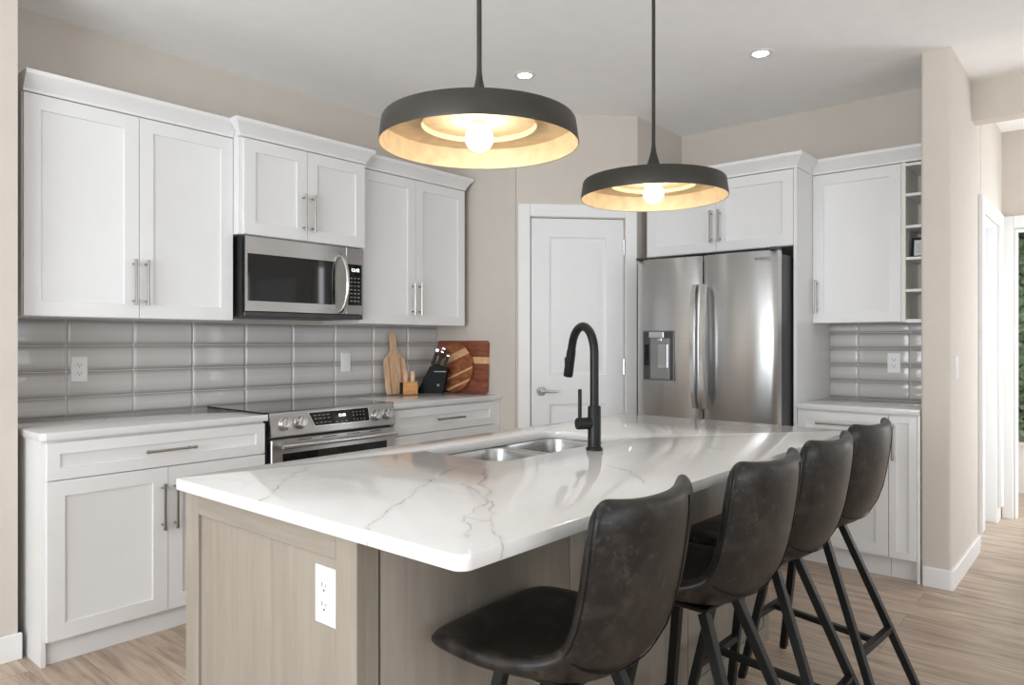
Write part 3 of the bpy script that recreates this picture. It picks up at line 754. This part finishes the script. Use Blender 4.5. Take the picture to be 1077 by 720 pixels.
# slanted control panel
bm = bmesh.new()
cp = [(3.196, .9135), (3.176, .9220), (3.168, .9170), (3.142, .806), (3.148, .800), (3.1945, .800)]
loft(bm, [[(x, y, z) for y, z in cp] for x in (1.882, 2.658)])
ctl = obj('control_panel', bm, M['steel'], rg_, angle=25)
cn = Vector((0, -.974, .228)); cu = Vector((0, .228, .974))          # panel normal and up
def on_panel(x, z, off=0.0):
    k = (z - .806) / .111; return Vector((x, 3.142 + .026 * k, z)) + cn * off
def panel_M(x, z, off): 
    p = on_panel(x, z, off); X_ = Vector((1, 0, 0))
    return Matrix(((X_.x, cu.x, cn.x, p.x), (X_.y, cu.y, cn.y, p.y), (X_.z, cu.z, cn.z, p.z), (0, 0, 0, 1)))
for x in (1.955, 2.043, 2.520, 2.602):
    Mx = panel_M(x, .861, .0003)
    bm = bmesh.new(); lathe(bm, [(0, 0), (.033, 0), (.033, .006), (.029, .009), (.0275, .030), (.025, .034), (0, .034)], seg=28, Mx=Mx)
    kb = obj('knob', bm, M['steel2'], rg_)
    bm = bmesh.new(); bx(bm, -.006, .006, -.026, .026, .0342, .044, .003, 2, M4=Mx @ Matrix.Rotation(R(-25), 4, 'Z')); obj('grip', bm, M['steel2'], kb)
bm = bmesh.new(); lp = [(2.100, .905), (2.476, .905), (2.476, .838), (2.128, .838)]
loft(bm, [[on_panel(x, z, o_) for x, z in lp] for o_ in (.0003, .004)])
ds = obj('display', bm, M['glass'], ctl)
bm = bmesh.new(); fr = [(2.094, .9095), (2.482, .9095), (2.482, .8335), (2.124, .8335)]
for i in range(4):
    a, b_, c, d = lp[i], lp[(i + 1) % 4], fr[(i + 1) % 4], fr[i]
    loft(bm, [[on_panel(x, z, o_) for x, z in (a, b_, c, d)] for o_ in (.0002, .005)])
obj('display_frame', bm, M['steel2'], ctl)
obj('clock_digits', text_bm('12:40', .021, panel_M(2.30, .879, .0048)), M['digit'], ctl)
keys = [(2.265 + .03 * k, .848, .008, .002) for k in range(3)]
for row, z in enumerate((.889, .873, .851)):
    keys += [(2.135 + .026 * k + .004 * row, z, .008, .0016) for k in range(4)] + [(2.375 + .023 * k, z, .003, .003) for k in range(4)]
for x, z, a, b_ in keys:
    bm = bmesh.new(); bx(bm, -a, a, -b_, b_, .0042, .0046, M4=panel_M(x, z, 0)); obj('key', bm, M['mark'], ctl)
bm = bmesh.new(); bx(bm, 1.884, 2.656, 3.150, 3.1945, .215, .788, .004)
od = obj('oven_door', bm, M['steel'], rg_)
bm = bmesh.new(); bx(bm, 1.945, 2.600, 3.1475, 3.1496, .33, .716, .001); obj('door_glass', bm, M['glass'], od)
bm = bmesh.new(); tube(bm, [(1.915, 3.100, .757), (2.628, 3.100, .757)], .0125, 16)
for x in (1.945, 2.598): tube(bm, [(x, 3.102, .757), (x, 3.1495, .757)], .009, 10)
obj('oven_handle', bm, M['steel2'], od)
for k in range(4): obj('vent_slot', B((2.03 + .15 * k, 2.11 + .15 * k, 3.1485, 3.1497, .775, .779)), M['slot'], od)
bm = bmesh.new(); bx(bm, 1.884, 2.656, 3.152, 3.1945, .04, .208, .003); obj('storage_drawer', bm, M['steel'], rg_)
for x in (1.93, 2.61):
    for y in (3.24, 3.72): bm = bmesh.new(); lathe(bm, [(0, 0), (.018, 0), (.014, .0195), (0, .0195)], (x, y, 0), 12); obj('foot', bm, M['rubber'], rg_)

# ------------------------------------------------------------------ microwave
mw = thing('microwave', 'stainless over-the-range microwave with dark glass door', 'microwave', (2.26, 3.6, 1.394), None)
obj('body', B((1.885, 2.634, 3.432, 3.794, 1.398, 1.811)), M['dkgrey'], mw)
obj('vent_grille', B((1.887, 2.632, 3.405, 3.4315, 1.398, 1.424), bev=.003), M['dkgrey'], mw)
bm = bmesh.new(); slab_holes(bm, [(1.886, 1.427), (2.508, 1.427), (2.508, 1.810), (1.886, 1.810)], [[(1.900, 1.478), (1.900, 1.722), (2.432, 1.722), (2.432, 1.478)]], 0, .030)
for v in bm.verts: v.co = Vector((v.co.x, 3.401 + v.co.z, v.co.y))
md = obj('door', bm, M['steel'], mw, angle=20)
bm = bmesh.new(); bx(bm, 1.9005, 2.4315, 3.4025, 3.414, 1.4785, 1.7215, .001); obj('door_glass', bm, M['glass'], md)
bm = bmesh.new(); pts = [(2.466, 3.4008, 1.440), (2.466, 3.376, 1.447), (2.468, 3.352, 1.48), (2.470, 3.338, 1.54), (2.471, 3.334, 1.60), (2.470, 3.338, 1.66), (2.468, 3.352, 1.72), (2.466, 3.376, 1.753), (2.466, 3.4008, 1.760)]
tube(bm, pts, [.0105] * 9, 14); obj('door_handle', bm, M['steel2'], md, angle=60)
bm = bmesh.new(); bx(bm, 2.5105, 2.6335, 3.401, 3.431, 1.427, 1.810, .002); mc = obj('control_panel', bm, M['steel'], mw)
bm = bmesh.new(); bx(bm, 2.520, 2.619, 3.399, 3.4007, 1.479, 1.716, .0006); obj('keypad', bm, M['glass'], mc)
MT = Matrix.Translation((2.571, 3.3983, 1.682)) @ Matrix.Rotation(R(90), 4, 'X')
obj('clock_digits', text_bm('12:42', .026, MT), M['digit'], mc)
for i in range(3):
    for j in range(7): obj('key', B((2.536 + .026 * i, 2.551 + .026 * i, 3.3983, 3.3988, 1.50 + .022 * j, 1.506 + .022 * j)), M['mark'], mc)

# ------------------------------------------------------------------ refrigerator
fr_ = thing('refrigerator', 'stainless french-door refrigerator with water dispenser', 'refrigerator', (4.35, 1.925, 0))
obj('body', B((4.085, 4.80, 1.475, 2.375, .03, 1.765)), M['dkgrey'], fr_)
def fdoor(name, y0, y1, z0, z1, parent, bulge=.022, hole=None):
    """door with a gently bowed front; front at x = 3.985, local columns along y"""
    bm = bmesh.new(); n = 16; cols = []
    for i in range(n + 1):
        s = i / n; y = y0 + (y1 - y0) * s; e = min(s, 1 - s) * (y1 - y0)
        x = 3.985 + bulge * (2 * s - 1) ** 2 + (.010 * (1 - min(e / .012, 1)) ** 2)
        cols.append((x, y))
    lp = cols + [(4.075, y1), (4.075, y0)]
    loft(bm, [[(x + (.004 if z in (z0, z1) else 0), y, z) if x < 4.07 else (x, y, z) for x, y in lp] for z in (z0, z0 + .004, z1 - .004, z1)])
    return obj(name, bm, M['steel'], parent, angle=50)
dl = fdoor('door', 1.9285, 2.374, .735, 1.784, fr_)
dr_ = fdoor('door', 1.476, 1.9215, .735, 1.784, fr_)
fz = fdoor('freezer_drawer', 1.476, 2.374, .40, .727, fr_, .006)
fz2 = fdoor('freezer_drawer', 1.476, 2.374, .06, .392, fr_, .006)
for f_, z in ((fz, .69), (fz2, .355)):
    bm = bmesh.new(); tube(bm, [(3.945, 1.56, z), (3.94, 1.92, z), (3.945, 2.29, z)], .011, 12)
    for y in (1.60, 2.25): tube(bm, [(3.944, y, z), (3.99, y, z)], .008, 10)
    obj('drawer_handle', bm, M['steel2'], f_)
for d_, y, s in ((dl, 1.955, 1), (dr_, 1.893, -1)):
    bm = bmesh.new(); pts = []
    for k in range(13):
        q = k / 12; z = .870 + .74 * q; bow = math.sin(math.pi * q)
        pts.append((3.970 - .045 * bow ** .6, y, z))
    # flat-faced bar, deeper than wide
    rg = []
    for (x, yy, z) in pts: rg.append([(x - .010, yy - .013, z), (x - .010, yy + .013, z), (x + .012, yy + .016, z), (x + .012, yy - .016, z)])
    loft(bm, rg); bx(bm, 3.97, 3.998, y - .010, y + .010, .872, .90); bx(bm, 3.97, 3.998, y - .010, y + .010, 1.58, 1.608)
    obj('door_handle', bm, M['steel2'], d_, angle=50)
# dispenser on the left door
bm = bmesh.new()
def yz(y0, y1, z0, z1, x0, x1): bx(bm, x0, x1, y0, y1, z0, z1)
yz(2.095, 2.312, 1.332, 1.338, 3.972, 3.992); yz(2.095, 2.312, 1.026, 1.032, 3.968, 3.992); yz(2.306, 2.312, 1.032, 1.332, 3.972, 3.992); yz(2.095, 2.101, 1.032, 1.332, 3.972, 3.992)
dp = obj('dispenser_frame', bm, M['dkgrey2'], dl)
bm = bmesh.new(); bx(bm, 3.9800, 3.9842, 2.1015, 2.3055, 1.0325, 1.3315); obj('dispenser_recess', bm, M['dkgrey'], dp)
bm = bmesh.new(); bx(bm, 3.976, 3.980, 2.128, 2.262, 1.036, 1.29, .002); obj('dispenser_back', bm, M['dkgrey2'], dp)
bm = bmesh.new(); bx(bm, 3.958, 3.980, 2.16, 2.264, 1.292, 1.329, .004); bx(bm, 3.962, 3.980, 2.175, 2.21, 1.272, 1.292, .003); obj('dispenser_spout', bm, M['steel2'], dp)
bm = bmesh.new(); bx(bm, 3.964, 3.976, 2.135, 2.205, 1.105, 1.255, .003); obj('dispenser_paddle', bm, M['steel2'], dp)
bm = bmesh.new(); bx(bm, 3.9765, 3.980, 2.268, 2.302, 1.12, 1.25, .001); obj('dispenser_display', bm, M['glass'], dp)
bm = bmesh.new(); bx(bm, 3.988, 4.08, 1.478, 1.515, 1.7845, 1.80, .003); obj('hinge_cover', bm, M['dkgrey'], fr_)
bm = bmesh.new(); bx(bm, 3.988, 4.08, 2.335, 2.372, 1.7845, 1.80, .003); obj('hinge_cover', bm, M['dkgrey'], fr_)
MT = Matrix(((0, 0, -1, 3.9868), (-1, 0, 0, 1.553), (0, 1, 0, 1.738), (0, 0, 0, 1)))
obj('badge', text_bm('SAMSUNG', .020, MT), M['badge'], dr_)
for y in (1.52, 2.33):
    for x in (4.12, 4.75): bm = bmesh.new(); lathe(bm, [(0, 0), (.02, 0), (.016, .0295), (0, .0295)], (x, y, 0), 12); obj('foot', bm, M['rubber'], fr_)

# ------------------------------------------------------------------ things on the counter
def board_mesh(bm, outline, t, M4, bev=.004):
    b2 = bmesh.new(); slab_holes(b2, outline, [], 0, t); bmesh.ops.recalc_face_normals(b2, faces=b2.faces[:])
    es = [e for e in b2.edges if len(e.link_faces) == 2 and e.calc_face_angle(0) > R(60) and abs(e.verts[0].co.z - e.verts[1].co.z) < 1e-5]
    bmesh.ops.bevel(b2, geom=es, offset=bev, segments=2, affect='EDGES')
    for v in b2.verts: v.co = M4 @ v.co
    me = bpy.data.meshes.new('x'); b2.to_mesh(me); b2.free(); bm.from_mesh(me); bpy.data.meshes.remove(me)
CT = .9145
# leaning on the back wall: local x = X, local y = up the board, local z = towards the wall
def lean_back(x, y, tilt): return Matrix.Translation((x, y, CT)) @ Matrix.Rotation(R(90 - tilt), 4, 'X') @ Matrix.Diagonal((1, 1, -1, 1))
def lean_side(x, y, tilt): # leaning on the pantry side wall, front facing -X, local x runs to -Y
    return Matrix.Translation((x, y, CT)) @ Matrix.Rotation(R(-90), 4, 'Z') @ Matrix.Rotation(R(90 - tilt), 4, 'X') @ Matrix.Diagonal((1, 1, -1, 1))
pb = [(-.085, .004), (.085, .004), (.093, .03), (.093, .20), (.088, .235), (.07, .258), (.045, .272), (.030, .292), (.026, .32), (.025, .37), (.030, .395), (.026, .413), (.010, .42), (-.010, .42), (-.026, .413), (-.030, .395), (-.025, .37), (-.026, .32), (-.030, .292), (-.045, .272), (-.07, .258), (-.088, .235), (-.093, .20), (-.093, .03)]
t = thing('paddle_board', 'light striped wooden paddle cutting board leaning on the tile backsplash', 'cutting board', (3.16, 3.74, CT))
Mp = lean_back(3.16, 3.708, 8)
bm = bmesh.new(); board_mesh(bm, pb, .018, Mp); obj('board', bm, M['board'], t)
for a, b_ in ((-.062, -.048), (.036, .052)):
    bm = bmesh.new(); bx(bm, a, b_, .006, .255, -.0006, .0183, M4=Mp); obj('stripe', bm, M['board2'], t)
# small salt and pepper caddy
t = thing('spice_caddy', 'small honey wood box holding two wooden grinders in front of the paddle board', 'caddy', (3.205, 3.655, CT))
Mc = Matrix.Translation((3.205, 3.652, CT)) @ Matrix.Rotation(R(-20), 4, 'Z')
bm = bmesh.new(); bx(bm, -.052, .052, -.03, .03, .001, .085, .003, M4=Mc); obj('box', bm, M['caddy'], t)
bm = bmesh.new(); bx(bm, -.0545, -.0522, -.027, .027, .004, .082, M4=Mc); obj('side_label', bm, M['blkplastic'], t)
for x in (-.022, .025):
    bm = bmesh.new(); lathe(bm, [(0, 0), (.016, 0), (.0165, .045), (.014, .052), (.0165, .058), (.016, .068), (0, .070)], (x, 0, .0853), 16, Mx=Mc); obj('grinder', bm, M['board'], t)
# rectangular acacia board with a pale band, and the round board before it
t = thing('cutting_board', 'rectangular dark acacia cutting board with a pale band against the pantry wall', 'cutting board', (3.58, 3.53, CT), 'cutting boards on the pantry wall')
Ms = lean_side(3.561, 3.53, 4)
bm = bmesh.new(); board_mesh(bm, rrect(-.252, .252, .002, .362, .022, 5), .020, Ms); obj('board', bm, M['acacia'], t)
bm = bmesh.new(); bx(bm, -.245, .2525, .205, .25, -.0006, .0206, M4=Ms); obj('stripe', bm, M['sap'], t)
t = thing('cutting_board', 'round acacia cutting board with slanted pale stripes before the rectangular one', 'cutting board', (3.54, 3.56, CT), 'cutting boards on the pantry wall')
Mr = lean_side(3.530, 3.565, 5)
rd = .172
bm = bmesh.new(); board_mesh(bm, [(rd * math.cos(R(a)), rd + .001 + rd * math.sin(R(a))) for a in range(0, 360, 6)], .018, Mr); obj('board', bm, M['acacia2'], t)
for o0, o1 in ((.048, .098), (-.062, -.048), (-.136, -.120)):
    bm = bmesh.new(); th = R(21); pl = []
    cs = []
    for o_ in (o0, o1): cs.append(math.sqrt(rd * rd - o_ * o_) - .003)
    loc = [(-cs[0], o0), (cs[0], o0), (cs[1], o1), (-cs[1], o1)]
    pl = [(x * math.cos(th) - y * math.sin(th), rd + .001 + x * math.sin(th) + y * math.cos(th)) for x, y in loc]
    loft(bm, [[Mr @ Vector((x, y, z)) for x, y in pl] for z in (-.0006, .0184)]); obj('stripe', bm, M['sap'], t)
# knife block: leans to the right, handles stick out of the slanted top
kb = thing('knife_block', 'black knife block full of black-handled knives before the round board', 'knife block', (3.40, 3.60, CT))
Mk = Matrix.Translation((3.425, 3.655, CT)) @ Matrix.Rotation(R(-52), 4, 'Z')
bm = bmesh.new()
pf = [(-.105, .0005), (.075, .0005), (.112, .165), (.02, .20), (-.012, .185)]
loft(bm, [[Mk @ Vector((x, y, z)) for x, z in pf] for y in (-.05, .05)]); bmesh.ops.recalc_face_normals(bm, faces=bm.faces[:])
bmesh.ops.bevel(bm, geom=bm.edges[:], offset=.005, segments=2, affect='EDGES'); obj('block', bm, M['blkwood'], kb)
bm = bmesh.new(); lathe(bm, [(0, 0), (.009, 0), (.009, .0008), (0, .0008)], seg=20, Mx=Mk @ Matrix.Translation((.045, -.0503, .055)) @ Matrix.Rotation(R(90), 4, 'X')); obj('emblem', bm, M['mark'], kb)
bm = bmesh.new()
for k in range(6): bx(bm, .018 + .014 * k, .028 + .014 * k, -.0508, -.0502, .146, .151, M4=Mk)
obj('maker_mark', bm, M['paper'], kb)
kd = Vector((.36, 0, .93)).normalized()
GK = 'knives in the black knife block'
for i, (x, y, z, ln, lab) in enumerate(((.000, -.030, .196, .105, 'black-handled knife at the front left of the knife block'), (-.004, .002, .194, .115, 'black-handled knife in the left middle slot of the knife block'),
                           (.040, -.030, .196, .095, 'black-handled knife at the front centre of the knife block'), (.036, .006, .197, .12, 'long black-handled knife in the centre of the knife block'),
                           (.082, -.022, .180, .085, 'black-handled knife at the right end of the knife block'), (.030, .036, .199, .10, 'black-handled knife at the back of the knife block'))):
    p0 = Mk @ Vector((x, y, z)); dr3 = (Mk.to_3x3() @ kd)
    t = thing('knife', lab, 'knife', p0, GK)
    bm = bmesh.new(); bar(bm, p0 + dr3 * .0, p0 + dr3 * (ln * .93), .020, .027, up=Mk.to_3x3() @ Vector((0, 1, 0))); bmesh.ops.bevel(bm, geom=bm.edges[:], offset=.003, segments=2, affect='EDGES'); obj('handle', bm, M['blkplastic'], t)
    bm = bmesh.new(); bar(bm, p0 + dr3 * (ln * .93 + .0005), p0 + dr3 * ln, .017, .023, up=Mk.to_3x3() @ Vector((0, 1, 0))); obj('end_cap', bm, M['chrome'], t)
# picture frame in the middle cubby
t = thing('picture_frame', 'small black picture frame standing in the middle cubby', 'picture frame', (4.62, .88, 1.743))
bm = bmesh.new(); slab_holes(bm, [(-.045, 0), (.045, 0), (.045, .118), (-.045, .118)], [[(-.031, .014), (-.031, .104), (.031, .104), (.031, .014)]], 0, .012)
Mf = Matrix.Translation((4.585, .882, 1.7432)) @ Matrix.Rotation(R(-90), 4, 'Z') @ Matrix.Rotation(R(90 - 6), 4, 'X') @ Matrix.Diagonal((1, 1, -1, 1))
for v in bm.verts: v.co = Mf @ v.co
obj('frame', bm, M['blkplastic'], t)
bm = bmesh.new(); bx(bm, -.0308, .0308, .0142, .1038, .004, .008, M4=Mf); pp = obj('print', bm, M['paper'], t)
bm = bmesh.new()
for k in range(4): bx(bm, -.022, .022 - .006 * (k % 2), .035 + .014 * k, .038 + .014 * k, .0034, .0038, M4=Mf)
obj('faint_lines', bm, M['mark'], pp)

# ------------------------------------------------------------------ pendants over the island and ceiling downlights
def pendant(x, y, zr, label):
    t = thing('pendant_lamp', label, 'lamp', (x, y, zr), 'pendant lamps over the island')
    c = (x, y, zr)
    bm = bmesh.new()
    lathe(bm, [(.2755, .0), (.2765, .003), (.268, .062), (.264, .068), (.020, .0720), (.0, .0720)], c, 72); obj('shade', bm, M['bronze'], t, angle=40)
    bm = bmesh.new()
    lathe(bm, [(.2750, .0006), (.2725, .0015), (.2640, .060), (.1640, .0640), (.1620, .0520), (.1590, .0520), (.157, .066), (.0, .067)], c, 72); obj('lining', bm, M['gold'], t, angle=40)
    bm = bmesh.new(); lathe(bm, [(0, .0722), (.055, .0722), (.042, .088), (.030, .112), (.0210, .142), (.0150, .160), (.0105, .180), (.0080, .198), (.0070, .215)] + [(.0068, 2.778 - zr - .02), (0, 2.778 - zr - .02)], c, 24); obj('stem', bm, M['bronze'], t, angle=40)
    bm = bmesh.new(); lathe(bm, [(0, 2.777 - zr), (.065, 2.777 - zr), (.065, 2.765 - zr), (.058, 2.757 - zr), (0.009, 2.757 - zr)], c, 32); obj('canopy', bm, M['bronze'], t)
    bm = bmesh.new(); lathe(bm, [(0, .0665), (.02, .0665), (.02, .0535), (.014, .0505), (0, .0505)], c, 20); obj('socket', bm, M['gold'], t)
    bm = bmesh.new(); lathe(bm, [(.013, .050)] + [(.0385 * math.sin(R(a)), .0195 + .0365 * math.cos(R(a))) for a in range(20, 181, 10)], c, 28); obj('bulb', bm, M['bulb'], t)
pendant(1.452, 1.362, 1.813, 'dark round pendant lamp with gold lining over the sink end, nearer and larger')
pendant(2.420, 1.362, 1.812, 'dark round pendant lamp with gold lining over the far island end')
for x, y, lab in ((3.132, 2.584, 'round ceiling downlight in front of the pantry door'), (3.697, 1.449, 'round ceiling downlight in front of the refrigerator cabinets')):
    t = thing('downlight', lab, 'ceiling light', (x, y, ZC), 'recessed ceiling downlights')
    bm = bmesh.new(); lathe(bm, [(.041, -.0012), (.041, -.004), (.060, -.003), (.062, -.0005)], (x, y, ZC), 32); obj('trim_ring', bm, M['trim'], t)
    bm = bmesh.new(); lathe(bm, [(.041, -.0025), (0, -.0025)], (x, y, ZC), 32); obj('lens', bm, M['recess'], t)

# ------------------------------------------------------------------ bar stools
st = thing('bar_stool', 'dark leather bar stool nearest the left end of the island', 'stool', (0, 0, 0), 'leather bar stools at the island', local=True)
prof = [(.288, .618), (.272, .638), (.235, .645), (.16, .638), (.09, .628), (.03, .619), (-.025, .615), (-.072, .625), (-.107, .652), (-.132, .693), (-.150, .745), (-.162, .803), (-.172, .865), (-.180, .924), (-.185, .961), (-.188, .979)]
hw = [.165, .188, .200, .210, .214, .212, .206, .198, .193, .193, .194, .195, .195, .194, .187, .158]
lift = [0, 0, .002, .008, .022, .044, .062, .066, .056, .036, .016, .006, .005, .006, .008, .009]
fwd = [-.012, -.010, -.006, 0, 0, 0, .10, .35, .65, .9, 1, 1, 1, 1, 1, 1]
NU = 16
def shell_mid(i, u):
    y, z = prof[i]; a = abs(u)
    w = fwd[i] * a ** 3 if i < 6 else fwd[i] * .048 * a ** 2.0
    return Vector((u * hw[i], y + w, z + lift[i] * a ** (2.6 if i < 11 else 2.1)))
us = [math.sin(R(90) * (2 * j / NU - 1)) * .35 + (2 * j / NU - 1) * .65 for j in range(NU + 1)]
mid = [[shell_mid(i, u) for u in us] for i in range(len(prof))]
def normal(i, j):
    a = mid[min(i + 1, len(prof) - 1)][j] - mid[max(i - 1, 0)][j]; b_ = mid[i][min(j + 1, NU)] - mid[i][max(j - 1, 0)]
    return b_.cross(a).normalized()
def thick(i, j):
    n = len(prof) - 1; e = min(j, NU - j); q = min(i, n - i)
    return .0225 * min(1, .62 + .2 * e) * min(1, .62 + .25 * q)
bm = bmesh.new(); Aq, Bq = [], []
for i in range(len(prof)):
    Aq.append([]); Bq.append([])
    for j in range(NU + 1):
        n_ = normal(i, j) * thick(i, j); Aq[i].append(bm.verts.new(mid[i][j] + n_)); Bq[i].append(bm.verts.new(mid[i][j] - n_))
L_ = len(prof) - 1
for i in range(L_):
    for j in range(NU):
        bm.faces.new([Aq[i][j], Aq[i + 1][j], Aq[i + 1][j + 1], Aq[i][j + 1]]); bm.faces.new([Bq[i][j], Bq[i][j + 1], Bq[i + 1][j + 1], Bq[i + 1][j]])
    for j in (0, NU): bm.faces.new([Aq[i][j], Bq[i][j], Bq[i + 1][j], Aq[i + 1][j]])
for j in range(NU):
    for i in (0, L_): bm.faces.new([Aq[i][j], Aq[i][j + 1], Bq[i][j + 1], Bq[i][j]])
seat = obj('seat_shell', bm, M['leather'], st, angle=180)
md_ = seat.modifiers.new('sub', 'SUBSURF'); md_.levels = 2; md_.render_levels = 2
# which side is the outside (towards -y at the back)?
sgn = 1 if normal(11, NU // 2).y < 0 else -1
def outer(i, j): return mid[i][j] + normal(i, j) * (sgn * (thick(i, j) + .0002))
for jj in (0, NU - 5):
    bm = bmesh.new(); tube(bm, [outer(i, jj) for i in range(8, L_)], .0016, 6); obj('seam', bm, M['thread'], seat, angle=60, local=True)
bm = bmesh.new(); tube(bm, [outer(8, j) for j in range(1, NU)], .0016, 6); obj('seam', bm, M['thread'], seat, angle=60, local=True)
bm = bmesh.new(); bx(bm, -.095, .095, -.030, .165, .577, .5895, .003); obj('mounting_plate', bm, M['blk'], st)
feet = {'fl': ((-.085, .150, .577), (-.183, .250, 0)), 'fr': ((.085, .150, .577), (.183, .250, 0)), 'rl': ((-.088, -.018, .577), (-.190, -.248, 0)), 'rr': ((.088, -.018, .577), (.190, -.248, 0))}
def at(k, z):
    a, b_ = Vector(feet[k][0]), Vector(feet[k][1]); return b_.lerp(a, z / .577)
for k, (a, b_) in feet.items():
    bm = bmesh.new(); bar(bm, at(k, .006), a, .026, .026, up=(1, 0, 0)); bmesh.ops.bevel(bm, geom=bm.edges[:], offset=.002, affect='EDGES'); lg = obj('leg', bm, M['blk'], st)
    bm = bmesh.new(); lathe(bm, [(0, 0), (.014, 0), (.014, .006), (0, .006)], (b_[0], b_[1], 0), 12); obj('foot_cap', bm, M['rubber'], lg)
ZF, ZR = .235, .205
bm = bmesh.new(); bar(bm, at('fl', ZF), at('fr', ZF), .022, .022); obj('stretcher', bm, M['blk'], st)
bm = bmesh.new(); bar(bm, at('rl', ZR), at('rr', ZR), .022, .022); obj('stretcher', bm, M['blk'], st)
a_ = (at('fl', ZF) + at('fr', ZF)) / 2; c_ = (at('rl', ZR) + at('rr', ZR)) / 2
bm = bmesh.new(); bar(bm, a_ + (c_ - a_) * .03, c_ + (a_ - c_) * .03, .020, .020); obj('stretcher', bm, M['blk'], st)
def dup(o, parent=None):
    c = o.copy(); COL.objects.link(c)
    if parent is not None: c.parent = parent
    for ch in list(o.children): dup(ch, c)
    return c
SPOTS = [(1.235, .858, 2, 'dark leather bar stool nearest the left end of the island, seat fully visible'),
         (1.795, .83, -2, 'dark leather bar stool second from the left end of the island'),
         (2.275, .83, -1, 'dark leather bar stool third from the left end of the island'),
         (2.79, .84, -4, 'dark leather bar stool farthest right, in front of the narrow base cabinet')]
for i, (x, y, rz, lab) in enumerate(SPOTS):
    o = st if i == 0 else dup(st)
    o.location = (x, y, 0); o.rotation_euler = (0, 0, R(rz)); o['label'] = lab

# ------------------------------------------------------------------ ivy beyond the hall doorway
bm = bmesh.new(); rnd = random.Random(3)
shape = [(0, -.5), (.28, -.55), (.5, -.25), (.30, -.02), (.42, .22), (.15, .22), (0, .6), (-.15, .22), (-.42, .22), (-.30, -.02), (-.5, -.25), (-.28, -.55)]
for k in range(1500):
    y = rnd.uniform(-.25, .79); z = rnd.uniform(.46, 2.3); x = 7.32 + rnd.uniform(-.05, .03); s = rnd.uniform(.06, .11)
    Ml = Matrix.Translation((x, y, z)) @ Matrix.Rotation(R(rnd.uniform(-35, 35)), 4, 'Z') @ Matrix.Rotation(R(rnd.uniform(-40, 30)), 4, 'Y') @ Matrix.Rotation(R(rnd.uniform(120, 240)), 4, 'X')
    c0 = bm.verts.new(Ml @ Vector((-.006, 0, 0))); vs = [bm.verts.new(Ml @ Vector((.1 * s * (abs(p) + abs(q)), p * s, q * s))) for p, q in shape]
    for i in range(len(vs)): bm.faces.new([c0, vs[i], vs[(i + 1) % len(vs)]])
iv = obj('ivy', bm, M['leaf'], angle=30); tag(iv, 'dense green ivy leaves beyond the hall doorway', 'ivy', kind='stuff')
